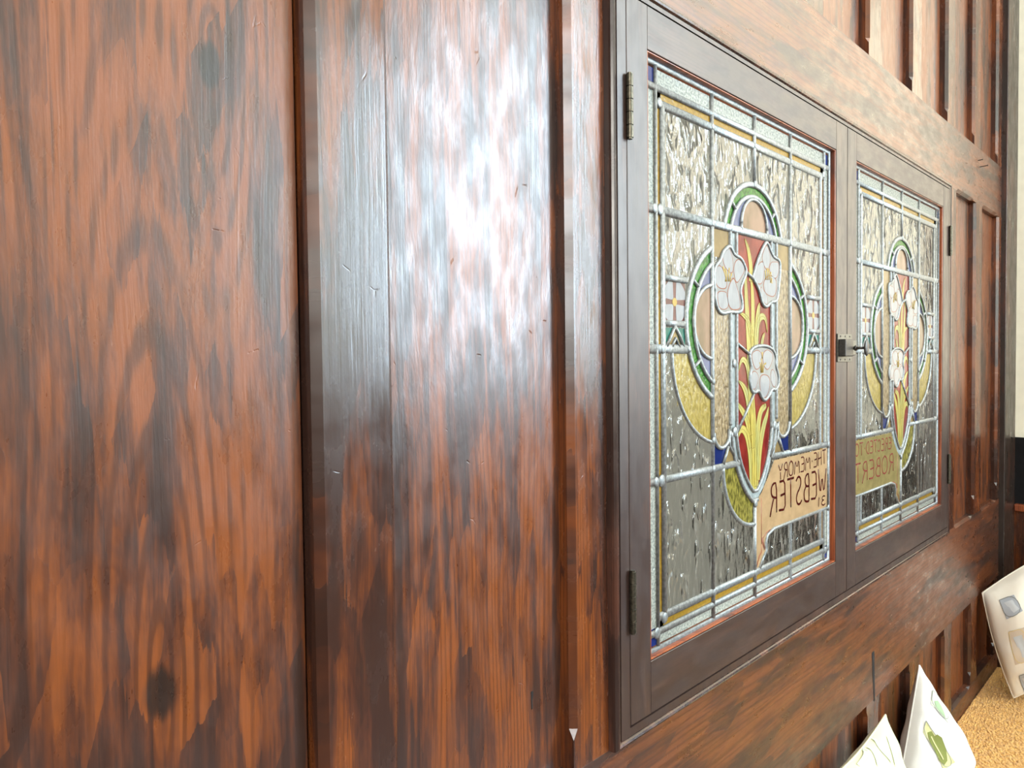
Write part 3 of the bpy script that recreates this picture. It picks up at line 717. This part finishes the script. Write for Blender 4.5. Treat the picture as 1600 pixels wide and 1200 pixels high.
    bl = [(-0.515, 0.38, 0.014), (-0.54, 0.38, 0.012), (-0.517, 0.645, 0.012), (0.53, 0.38, 0.014), (-0.505, 0.03, 0.012), (-0.515, -0.305, 0.015), (-0.54, -0.305, 0.012), (-0.253, 0.38, 0.010), (0.253, 0.38, 0.010), (-0.253, -0.305, 0.011), (0, 0.53, 0.011),
          (-0.38, 0.03, 0.009), (0.45, 0.03, 0.012), (-0.13, -0.21, 0.014), (0.13, -0.21, 0.014), (-0.132, -0.01, 0.012), (-0.253, -0.06, 0.009), (-0.253, -0.225, 0.010), (0, -0.44, 0.012), (-0.253, -0.655, 0.011), (0, -0.655, 0.011), (0.253, -0.655, 0.010),
          (-0.505, -0.66, 0.014), (-0.54, -0.69, 0.014), (0.54, -0.69, 0.012), (0.57, -0.31, 0.012), (0.57, -0.54, 0.011), (0.52, 0.65, 0.012), (0.253, 0.645, 0.009), (0.0, 0.645, 0.009), (-0.253, 0.645, 0.009)]
    out = []
    masks = [grow_poly(la, 0.995), grow_poly(lb, 0.995), grow_poly(lc, 0.995), [(0.02, -0.42), (0.115, -0.313), (0.562, -0.313), (0.562, -0.536), (0.13, -0.536), (0.03, -0.60)]]
    nl = len(lines)
    for i, ln in enumerate(lines):
        w_ = 0.019
        if isinstance(ln, tuple): ln, w_ = ln
        if i >= nl-8 or len(ln) > 60: out.append((ln, w_)); continue
        for seg in clip_line(ln, masks): out.append((seg, w_))
    L.cames('lead_cames', out, blobs=bl)

# ---------------------------------------------------------------- the two casement leaves
SZ0, SZ1 = -0.865, 0.8465
QZ0, QZ1 = -0.7355, 0.7435
def casement(x0, x1, qx0, qx1, cx, flip, label, words, textmat, plaquemat):
    root = empty('stained_glass_casement', ((x0+x1)/2*S, YF, Zm(SZ0)))
    tag(root, label, 'window', 'pair of leaded casement windows')
    yb = 0.020
    bm = bmesh.new(); box(bm, x0*S, qx0*S, YF, yb, Zm(SZ0), Zm(SZ1)); bevel(bm, 0.0006, 1); obj('sash_stile', bm, M['sash'], root)
    bm = bmesh.new(); box(bm, qx1*S, x1*S, YF, yb, Zm(SZ0), Zm(SZ1)); bevel(bm, 0.0006, 1); obj('sash_stile', bm, M['sash'], root)
    bm = bmesh.new(); box(bm, qx0*S+0.0001, qx1*S-0.0001, YF+0.0001, yb, Zm(SZ0), Zm(QZ0)); bevel(bm, 0.0006, 1); obj('sash_rail', bm, M['sash_h'], root)
    bm = bmesh.new(); box(bm, qx0*S+0.0001, qx1*S-0.0001, YF+0.0001, yb, Zm(QZ1), Zm(SZ1)); bevel(bm, 0.0006, 1); obj('sash_rail', bm, M['sash_h'], root)
    bm = bmesh.new()
    prof = [(0.0001, YF+0.0036), (0.0003, YF+0.0036), (0.0005, YF+0.0016), (0.0011, YF+0.0007), (0.0019, YF+0.0008), (0.0025, YF+0.0020), (0.0027, YF+0.0040), (0.0028, 0.0015), (0.0028, 0.012), (0.0001, 0.012)]
    sweep_rect(bm, qx0*S, qx1*S, Zm(QZ0), Zm(QZ1), prof, True)
    tag(obj('glazing_bead', bm, M['bead'], root), 'reddish rounded glazing bead')
    make_design(Leaf(cx, flip, root), words, textmat, plaquemat, 0)
    # hinges on the outer stile
    hx = (x0 if not flip else x1)*S
    for zt, zb in ((0.660, 0.513), (-0.493, -0.640)):
        h = empty('hinge', (hx, YF-0.004, Zm((zt+zb)/2))); h.parent = root; h.location = Vector((hx, YF-0.004, Zm((zt+zb)/2)))-root.location
        n = 5; dz = (zt-zb)/n
        for i in range(n):
            bm = bmesh.new(); a = Zm(zb+dz*i)+0.0006; b = Zm(zb+dz*(i+1))-0.0006
            cyl(bm, Vector((hx, YF-0.0035, a)), Vector((hx, YF-0.0035, b)), 0.0037)
            obj('knuckle', bm, M['brass'], h, smooth=False)
        bm = bmesh.new(); cyl(bm, Vector((hx, YF-0.0035, Zm(zb)-0.001)), Vector((hx, YF-0.0035, Zm(zt)+0.001)), 0.0026)
        box(bm, hx-0.0012, hx+0.0012, YF-0.0035, YF+0.006, Zm(zb), Zm(zt))
        obj('hinge_pin', bm, M['brass'], h)
    return root
lw = casement(1.3650, 2.7295, 1.449, 2.6270, 2.0367, False,
    'nearer leaded stained glass casement with lilies and plaque of THE MEMORY WEBSTER in reverse',
    [('THE.MEMORY', 0.552, 0.165, -0.377, -0.327, 0.035, 0.0050), ('WEBSTER', 0.555, 0.105, -0.492, -0.396, 0.0, 0.0080), ('31', 0.55, 0.475, -0.526, -0.492, 0.0, 0.0050)], 'text', 'plaque')
rw = casement(2.7340, 4.108, 2.825, 4.004, 3.4267, True,
    'farther leaded stained glass casement with olive plaque reading ROBERT in reverse, beside the right panels',
    [('ERECTED.TO', 0.13, 0.56, -0.392, -0.342, 0.02, 0.0050), ('ROBERT', 0.10, 0.56, -0.492, -0.415, 0.0, 0.0064)], 'textred', 'plaque2')
# centre latch on the nearer casement
lt = empty('box_latch', (2.69*S, YF, Zm(0.037))); lt.parent = lw; lt.location = Vector((2.69*S, YF, Zm(0.037)))-lw.location
tag(lt, 'old iron box latch with oval turn knob')
bm = bmesh.new(); box(bm, 2.630*S, 2.768*S, YF-0.0022, YF-0.0002, Zm(-0.012), Zm(0.090)); bevel(bm, 0.0005, 1); obj('latch_plate', bm, M['nickel'], lt)
bm = bmesh.new(); box(bm, 2.636*S, 2.712*S, YF-0.0135, YF-0.0018, Zm(0.008), Zm(0.070)); bevel(bm, 0.0014, 3); obj('latch_case', bm, M['iron'], lt)
bm = bmesh.new(); box(bm, 2.712*S, 2.766*S, YF-0.0085, YF-0.0018, Zm(0.012), Zm(0.066)); bevel(bm, 0.001, 2); obj('latch_bolt', bm, M['nickel'], lt)
bm = bmesh.new()
kx = 2.735*S
cyl(bm, Vector((kx, YF-0.008, Zm(0.038))), Vector((kx, YF-0.028, Zm(0.038))), 0.0028, 0.0020)
cyl(bm, Vector((kx, YF-0.012, Zm(0.038))), Vector((kx, YF-0.015, Zm(0.038))), 0.0045)
r = bmesh.ops.create_uvsphere(bm, u_segments=24, v_segments=14, radius=1)
for v in r['verts']: v.co = Vector((kx+v.co.x*0.0085, YF-0.030+v.co.y*0.0028, Zm(0.038)+v.co.z*0.0135))
obj('turn_knob', bm, M['iron'], lt, smooth=True)
for zz in (0.081, -0.003):
    for xx in (2.655, 2.70, 2.745):
        bm = bmesh.new(); cyl(bm, Vector((xx*S, YF-0.0020, Zm(zz))), Vector((xx*S, YF-0.0030, Zm(zz))), 0.0016, 0.0012, 12); obj('screw', bm, M['iron'], lt)

# nails in the rail above
for i, (px, py, bx, hgt, ln_, lab) in enumerate(((1528, 251, 0, 0, 0.010, 'short dark nail in the rail, upper of two near the corner post'), (1531, 261, 0, 0, 0.017, 'longer dark nail sticking out of the rail, lower of two near the corner post'))):
    b = P3(px, py, 1.0); bm = bmesh.new(); cyl(bm, b+Vector((0, 0.006, 0)), b+Vector((0.001, -ln_, 0.0008)), 0.0011); cyl(bm, b+Vector((0.001, -ln_, 0.0008)), b+Vector((0.001, -ln_-0.001, 0.0008)), 0.0024)
    o = obj('nail', bm, M['iron']); me = o.data; me.transform(Matrix.Translation(-b)); o.location = b; tag(o, lab, 'nail')

# ---------------------------------------------------------------- the rest of the room
def room_box(name, x0, x1, y0, y1, z0, z1, mat, label, cat, parent=None):
    bm = bmesh.new(); box(bm, x0, x1, y0, y1, z0, z1); o = obj(name, bm, M[mat], parent)
    if parent is None: tag(o, label, cat, kind='structure')
    return o
ZB0, ZB1 = Zm(-0.985), Zm(-0.54)
we = empty('wall_right', (XE, -1.6, 0)); tag(we, 'cream end wall above a black band and red-brown timber dado', 'wall', kind='structure')
room_box('plaster', XE, XE+0.1, YO, 0.1, ZB1, 4.2, 'cream', '', '', we)
room_box('black_band', XE-0.004, XE+0.1, YO, 0.0, ZB0, ZB1, 'black', '', '', we)
room_box('dado_boards', XE-0.006, XE+0.1, YO, 0.0, 0, ZB0-0.02, 'stile', '', '', we)
bm = bmesh.new(); box(bm, XE-0.022, XE+0.02, YO, Ym(0.969), ZB0-0.022, ZB0); bevel(bm, 0.004, 3); obj('dado_rail', bm, M['bead'], we)
wf = empty('wall_front', (0, YO, 0)); tag(wf, 'cream wall with timber dado behind the camera', 'wall', kind='structure')
room_box('plaster', XL, XE, YO-0.1, YO, ZB1, 4.2, 'cream', '', '', wf)
room_box('dado_boards', XL, XE, YO-0.1, YO, 0, ZB1, 'post', '', '', wf)
wl = empty('wall_left', (XL, -1.6, 0)); tag(wl, 'timber panelled wall far to the left', 'wall', kind='structure')
room_box('boards', XL-0.1, XL, YO, 0.1, 0, 4.2, 'post', '', '', wl)
room_box('floor', XL-0.1, XE+0.1, YO-0.1, 0.1, -0.1, 0.0, 'floorm', 'varnished board floor', 'floor')
room_box('ceiling', XL-0.1, XE+0.1, YO-0.1, 0.1, 4.2, 4.3, 'ceil', 'white plaster ceiling', 'ceiling')
def win(name, axis, a0, a1, z0, z1, pos, label):
    w_ = empty(name, ((a0+a1)/2, pos, z0) if axis == 'x' else (pos, (a0+a1)/2, z0)); tag(w_, label, 'window', kind='structure')
    bm = bmesh.new(); th = 0.05
    parts = [(a0-th, a0, z0-th, z1+th), (a1, a1+th, z0-th, z1+th), (a0, a1, z0-th, z0), (a0, a1, z1, z1+th), ((a0+a1)/2-0.012, (a0+a1)/2+0.012, z0, z1), (a0, a1, (z0+z1)/2-0.012, (z0+z1)/2+0.012)]
    for p in parts:
        if axis == 'x': box(bm, p[0], p[1], pos, pos+0.03, p[2], p[3])
        else: box(bm, pos-0.03, pos, p[0], p[1], p[2], p[3])
    obj('window_frame', bm, M['ceil'], w_)
win('window_1', 'y', -2.98, -1.86, 1.31, 3.13, XE, 'tall bright window in the end wall')
win('fill_window_3', 'y', -1.71, -0.19, 1.24, 3.86, XE, 'unseen curtained window added in the end wall for warm sheen')  # frame added round the warm sheen light
win('fill_window_4', 'y', -2.95, -2.05, 1.4, 3.4, XL+0.03, 'unseen tall window added in the far left wall as fill light')  # frame added round the left fill light
win('window_2', 'x', -2.51, -1.79, 1.50, 3.90, YO, 'wide bright window behind the camera')
# room seen through the glass
room2 = empty('wall_far_room', (1.9, 0.8, 0)); tag(room2, 'pale plastered room behind the leaded casements', 'wall', kind='structure')
room_box('far_plaster', -0.2, 3.9, 1.75, 1.85, 0, 3.0, 'pale', '', '', room2)
room_box('far_end_plaster', 3.3, 3.4, 0.1, 1.75, ZB1-0.1, 3.0, 'pale', '', '', room2)
room_box('far_end_dado', 3.29, 3.4, 0.1, 1.75, 0, ZB1-0.1, 'black', '', '', room2)
room_box('far_near_end', -0.3, -0.2, 0.1, 1.85, 0, 3.0, 'pale', '', '', room2)
room_box('far_ceiling', -0.3, 3.9, 0.1, 1.85, 3.0, 3.1, 'pale', '', '', room2)
room_box('far_floor', -0.3, 3.9, 0.1, 1.85, -0.1, 0.0, 'pale', '', '', room2)

# ---------------------------------------------------------------- bench with carpet
ZS = Zm(SEAT)
bench = empty('bench', (1.6, -0.25, 0)); tag(bench, 'long timber bench under the casements topped with golden carpet', 'bench')
bm = bmesh.new(); box(bm, 0.6, 5.41*S, -0.60, -0.0005, ZS-0.04, ZS-0.012); bevel(bm, 0.003, 2); obj('seat_board', bm, M['rail'], bench)
bm = bmesh.new(); box(bm, 0.62, 5.41*S, -0.56, -0.54, 0.0, ZS-0.041); obj('front_board', bm, M['rail'], bench)
bm = bmesh.new(); box(bm, 0.62, 0.65, -0.54, -0.002, 0.0, ZS-0.041); obj('end_board', bm, M['rail'], bench)
t = NT('golden_carpet'); X, Y, Z, P = t.coords()
n1 = t.noise(P, 260, 3, 0.7); n2 = t.noise(P, 45, 3); n3 = t.noise(P, 900, 2)
c = t.mix(t.mr(n1, 0.35, 0.68), (0.50, 0.22, 0.035), (0.92, 0.52, 0.13)); c = t.mix(t.mul(t.mr(n2, 0.4, 0.7), 0.35), c, (0.95, 0.58, 0.16))
M['carpet'] = t.done(t.pbsdf(c, 0.95, 0, t.bump(t.add(n1, n3), 0.9, 0.003), Sheen_Weight=0.3))
rnd = random.Random(3)
bm = bmesh.new(); NX, NY = 300, 150; x0_, x1_, y0_, y1_ = 1.35, 5.41*S, -0.60, -0.001
grid = []
for i in range(NX+1):
    row = []
    for j in range(NY+1):
        x = x0_+(x1_-x0_)*i/NX; s = j/NY; y = y0_+(y1_-y0_)*(1-(1-s)**1.6)
        edge = 1.0 if j < NY-1 else 0.0
        row.append(bm.verts.new((x+rnd.uniform(-.0012, .0012), y+(rnd.uniform(-0.0035, -0.0005) if j == NY else rnd.uniform(-.0008, .0008)), ZS-0.002+rnd.uniform(-0.0016, 0.0016)-(0.003 if j == NY else 0))))
    grid.append(row)
for i in range(NX):
    for j in range(NY): bm.faces.new((grid[i][j], grid[i+1][j], grid[i+1][j+1], grid[i][j+1]))
base = [bm.verts.new((v.co.x, v.co.y, ZS-0.0119)) for v in (grid[0][0], grid[NX][0], grid[NX][NY], grid[0][NY])]
bm.faces.new(base)
o = obj('seat_carpet', bm, M['carpet'], bench, smooth=False); tag(o, 'golden tan cut pile carpet')

# ---------------------------------------------------------------- cushions
def cloth(name, col, var=0.05, pattern=None):
    t = NT(name); X, Y, Z, P = t.coords()
    n = t.noise(P, 900, 2); n2 = t.noise(P, 14, 3)
    c = t.mix(t.mr(n2, 0.35, 0.65), tuple(q*(1-var) for q in col), col)
    return t.done(t.pbsdf(c, 0.85, 0, t.bump(t.add(t.mul(n, 0.3), n2), 0.25, 0.003), Sheen_Weight=0.2))
M['white_cloth'] = cloth('white_cushion_cotton', (0.66, 0.65, 0.62))
M['cream_cloth'] = cloth('pale_green_cream_cotton', (0.60, 0.60, 0.38))
M['warm_cloth'] = cloth('ivory_cushion_cotton', (0.88, 0.86, 0.78))
M['sq_green'] = cloth('yellow_green_square', (0.50, 0.49, 0.24))
M['sq_pale'] = cloth('pale_square', (0.55, 0.60, 0.46)); M['sq_blue'] = cloth('blue_grey_square', (0.42, 0.47, 0.54)); M['sq_peach'] = cloth('peach_square', (0.66, 0.58, 0.48))
M['leafprint'] = cloth('olive_leaf_print', (0.15, 0.17, 0.03)); M['leafpale'] = cloth('sage_leaf_print', (0.26, 0.38, 0.22)); M['printline'] = cloth('print_outline', (0.22, 0.23, 0.22))
M['bluemotif'] = cloth('pale_blue_motif', (0.58, 0.63, 0.68)); M['sagemotif'] = cloth('faint_sage_motif', (0.60, 0.68, 0.52)); M['gold_line'] = cloth('gold_line_print', (0.72, 0.60, 0.30))

class Cushion:
    def __init__(s, corners, T, mat, label, seed=0, pin=0.07, wr=0.0065):
        s.c = corners; s.T = T; s.pin = pin; s.wr = wr; s.seed = seed
        base = sum(corners, Vector())/4; lo = min(c.z for c in corners)
        s.N = ((corners[1]-corners[0]).cross(corners[3]-corners[0])).normalized()
        s.root = empty('cushion', (base.x, base.y, lo)); tag(s.root, label, 'cushion', 'cushions along the bench')
        for side, nm in ((1, 'front_cover'), (-1, 'back_cover')):
            bm = bmesh.new(); n = 48; gr = []
            for i in range(n+1):
                gr.append([bm.verts.new(s.pt(i/n, j/n, side)) for j in range(n+1)])
            for i in range(n):
                for j in range(n): bm.faces.new((gr[i][j], gr[i+1][j], gr[i+1][j+1], gr[i][j+1]))
            obj(nm, bm, M[mat], s.root, smooth=True)
        bm = bmesh.new(); path = []
        n = 40
        for a, b in (((0, 0), (1, 0)), ((1, 0), (1, 1)), ((1, 1), (0, 1)), ((0, 1), (0, 0))):
            for i in range(n): path.append(s.pt(a[0]+(b[0]-a[0])*i/n, a[1]+(b[1]-a[1])*i/n, 0))
        rings = []
        for i, p in enumerate(path):
            d = (path[(i+1) % len(path)]-path[i-1]).normalized(); a = d.cross(s.N).normalized(); b = d.cross(a)
            rings.append([bm.verts.new(p+(a*math.cos(k*math.pi/3)+b*math.sin(k*math.pi/3))*0.0017) for k in range(6)])
        for i in range(len(rings)):
            A = rings[i]; B = rings[(i+1) % len(rings)]
            for k in range(6): bm.faces.new((A[k], A[(k+1) % 6], B[(k+1) % 6], B[k]))
        obj('seam', bm, M[mat], s.root, smooth=True)
    def pt(s, u, v, side, off=0.0):
        uu = 0.5+(u-0.5)*(1-s.pin*math.sin(math.pi*v)); vv = 0.5+(v-0.5)*(1-s.pin*math.sin(math.pi*u))
        c = s.c; p = c[0]*(1-uu)*(1-vv)+c[1]*uu*(1-vv)+c[2]*uu*vv+c[3]*(1-uu)*vv
        k = (max(0, math.sin(math.pi*u))*max(0, math.sin(math.pi*v)))
        t_ = s.T*k**0.42
        e = max(abs(u-0.5), abs(v-0.5))*2
        q = s.seed
        wr = s.wr*k**0.3*(math.sin(9*u+14*v+q)*0.5+math.sin(23*u-11*v+2*q)*0.35*e+math.sin(31*v+8*u+3*q)*0.35*e)
        return p + s.N*(side*(t_+wr)) + s.N*(off*(1 if side > 0 else -1))
    def print_poly(s, name, pts, mat, off=0.0012, parent=None, side=1, sub=10):
        """a printed shape lying on the cover; quads are subdivided so they follow the bulge"""
        bm = bmesh.new()
        if len(pts) == 4:
            gr = []
            for i in range(sub+1):
                row = []
                for j in range(sub+1):
                    a, b = i/sub, j/sub
                    q = [pts[0][k]*(1-a)*(1-b)+pts[1][k]*a*(1-b)+pts[2][k]*a*b+pts[3][k]*(1-a)*b for k in (0, 1)]
                    row.append(bm.verts.new(s.pt(q[0], q[1], side, off)))
                gr.append(row)
            for i in range(sub):
                for j in range(sub): bm.faces.new((gr[i][j], gr[i+1][j], gr[i+1][j+1], gr[i][j+1]))
        else:
            mx = sum(p[0] for p in pts)/len(pts); my = sum(p[1] for p in pts)/len(pts)
            rings = []
            for k in (1.0, 0.66, 0.33): rings.append([bm.verts.new(s.pt(mx+(p[0]-mx)*k, my+(p[1]-my)*k, side, off)) for p in pts])
            ctr = bm.verts.new(s.pt(mx, my, side, off)); n = len(pts)
            for a, b in zip(rings, rings[1:]):
                for i in range(n): bm.faces.new((a[i], a[(i+1) % n], b[(i+1) % n], b[i]))
            for i in range(n): bm.faces.new((rings[-1][i], rings[-1][(i+1) % n], ctr))
        return obj(name, bm, M[mat], parent or s.root, smooth=True)
    def print_line(s, name, pts, wd, mat, off=0.0016, parent=None, side=1):
        pts = smooth_line(pts, 2); bm = bmesh.new(); L = []; R_ = []; n = len(pts)
        for i, p in enumerate(pts):
            a = pts[max(i-1, 0)]; b = pts[min(i+1, n-1)]; dx, dz = b[0]-a[0], b[1]-a[1]; l = math.hypot(dx, dz) or 1
            L.append(bm.verts.new(s.pt(p[0]-dz/l*wd/2, p[1]+dx/l*wd/2, side, off))); R_.append(bm.verts.new(s.pt(p[0]+dz/l*wd/2, p[1]-dx/l*wd/2, side, off)))
        for i in range(n-1): bm.faces.new((L[i], L[i+1], R_[i+1], R_[i]))
        return obj(name, bm, M[mat], parent or s.root, smooth=True)
def rect_frame(cu, name, q, mat, wd=0.008, parent=None):
    cu.print_line(name, [q[0], q[1], q[2], q[3], q[0]], wd, mat, 0.0018, parent)

def corners_from(origin, right, upv, w_, h_):
    """c0 bottom left, c1 bottom right, c2 top right, c3 top left seen from the front"""
    right = right.normalized(); upv = upv.normalized()
    return [origin, origin+right*w_, origin+right*w_+upv*h_, origin+upv*h_]
#CUSHIONS

def U(x, d, z): return Vector((x*S, Ym(d), Zm(z)))
def proj(p):
    q = p-Vector((0, -S, ZC)); d = q.dot(fw); return (800+FPX*q.dot(rt)/d, 600-FPX*q.dot(up)/d)
def uv_at(cu, px, py):
    best = None
    for n, rng in ((40, None), (12, 0.03), (12, 0.006)):
        c = best
        for i in range(n+1):
            for j in range(n+1):
                u, v = (i/n, j/n) if rng is None else (c[1]+(i/n-0.5)*2*rng, c[2]+(j/n-0.5)*2*rng)
                if not (0.002 < u < 0.998 and 0.002 < v < 0.998): continue
                q = proj(cu.pt(u, v, 1)); e = (q[0]-px)**2+(q[1]-py)**2
                if best is None or e < best[0]: best = (e, u, v)
    return best[1], best[2]
def uvs(cu, pts): return [uv_at(cu, *p) for p in pts]
# nearest cushion: pale green cream, faint vines
c1 = Cushion([U(2.40, 0.80, -1.97), U(3.14, 0.80, -1.97), U(3.085, 0.950, -1.455), U(2.38, 0.950, -1.46)], 0.040, 'cream_cloth', 'pale yellow-green cushion with faint vine print, nearest the camera', 0, pin=0.08)
for pts in ([(1340, 1195), (1352, 1180), (1348, 1165), (1336, 1160)], [(1360, 1150), (1372, 1170), (1392, 1190)], [(1345, 1160), (1362, 1172), (1370, 1195)], [(1385, 1150), (1392, 1175), (1398, 1195)]):
    c1.print_line('vine_print', uvs(c1, pts), 0.016, 'sagemotif')
# middle cushion: white with printed leaf squares
c2 = Cushion([U(3.16, 0.955, -1.97), U(3.56, 0.74, -1.98), U(3.80, 0.815, -1.83), U(3.52, 0.943, -1.385)], 0.050, 'white_cloth', 'white cushion printed with green leaf squares, pointed corner upwards', 1, pin=0.03)
q = uvs(c2, [(1456, 1078), (1454, 1100), (1482, 1130), (1474, 1100)])
a = c2.print_poly('printed_square', q, 'sq_pale'); rect_frame(c2, 'square_outline', q, 'printline', 0.006, a)
c2.print_poly('leaf_motif', uvs(c2, [(1459, 1095), (1464, 1094), (1470, 1104), (1474, 1113), (1476, 1121), (1468, 1113), (1461, 1103)]), 'leafpale', 0.0022, a)
q = uvs(c2, [(1446, 1126), (1442, 1144), (1474, 1203), (1492, 1191)])
a = c2.print_poly('printed_square', q, 'sq_green'); rect_frame(c2, 'square_outline', q, 'printline', 0.005, a)
c2.print_poly('leaf_motif', uvs(c2, [(1448, 1144), (1454, 1142), (1459, 1150), (1463, 1147), (1470, 1152), (1477, 1170), (1479, 1188), (1474, 1195), (1466, 1188), (1459, 1172), (1452, 1160)]), 'leafprint', 0.0022, a)
c2.print_line('leaf_vein', uvs(c2, [(1453, 1150), (1462, 1168), (1472, 1186)]), 0.012, 'sq_green', 0.0030, a)
# far cushion in the corner
c3 = Cushion([U(4.94, 0.83, -1.99), U(5.12, 0.42, -1.60), U(5.12, 0.58, -1.06), U(4.915, 0.985, -1.40)], 0.075, 'warm_cloth', 'white cushion printed with blue and peach squares, propped in the far corner', 2, pin=-0.06)
for nm, pts, mt, mo in (('blue', [(1561, 937.5), (1584, 929), (1598, 954), (1572.5, 967.5)], 'sq_blue', 'bluemotif'), ('peach', [(1576, 987.5), (1600, 980), (1612, 1030), (1586, 1039)], 'sq_peach', 'bluemotif'), ('grey', [(1592, 1056), (1608, 1050), (1614, 1078), (1599.5, 1081)], 'sq_blue', 'bluemotif')):
    q = uvs(c3, pts); a = c3.print_poly('printed_square', q, mt); rect_frame(c3, 'square_outline', q, 'gold_line' if nm == 'peach' else 'printline', 0.006, a)
    m_ = [((q[0][0]+q[1][0]+q[2][0]+q[3][0])/4, (q[0][1]+q[1][1]+q[2][1]+q[3][1])/4)]*4
    c3.print_poly('leaf_motif', [(b[0]*.62+a_[0]*.38+0.02*math.sin(3*i), b[1]*.62+a_[1]*.38) for i, (a_, b) in enumerate(zip(m_, [q[0], ((q[0][0]+q[1][0])/2, (q[0][1]+q[1][1])/2), q[1], q[2]]))]+[((q[2][0]+q[3][0])/2*.7+m_[0][0]*.3, (q[2][1]+q[3][1])/2*.7+m_[0][1]*.3)], mo, 0.0022, a)
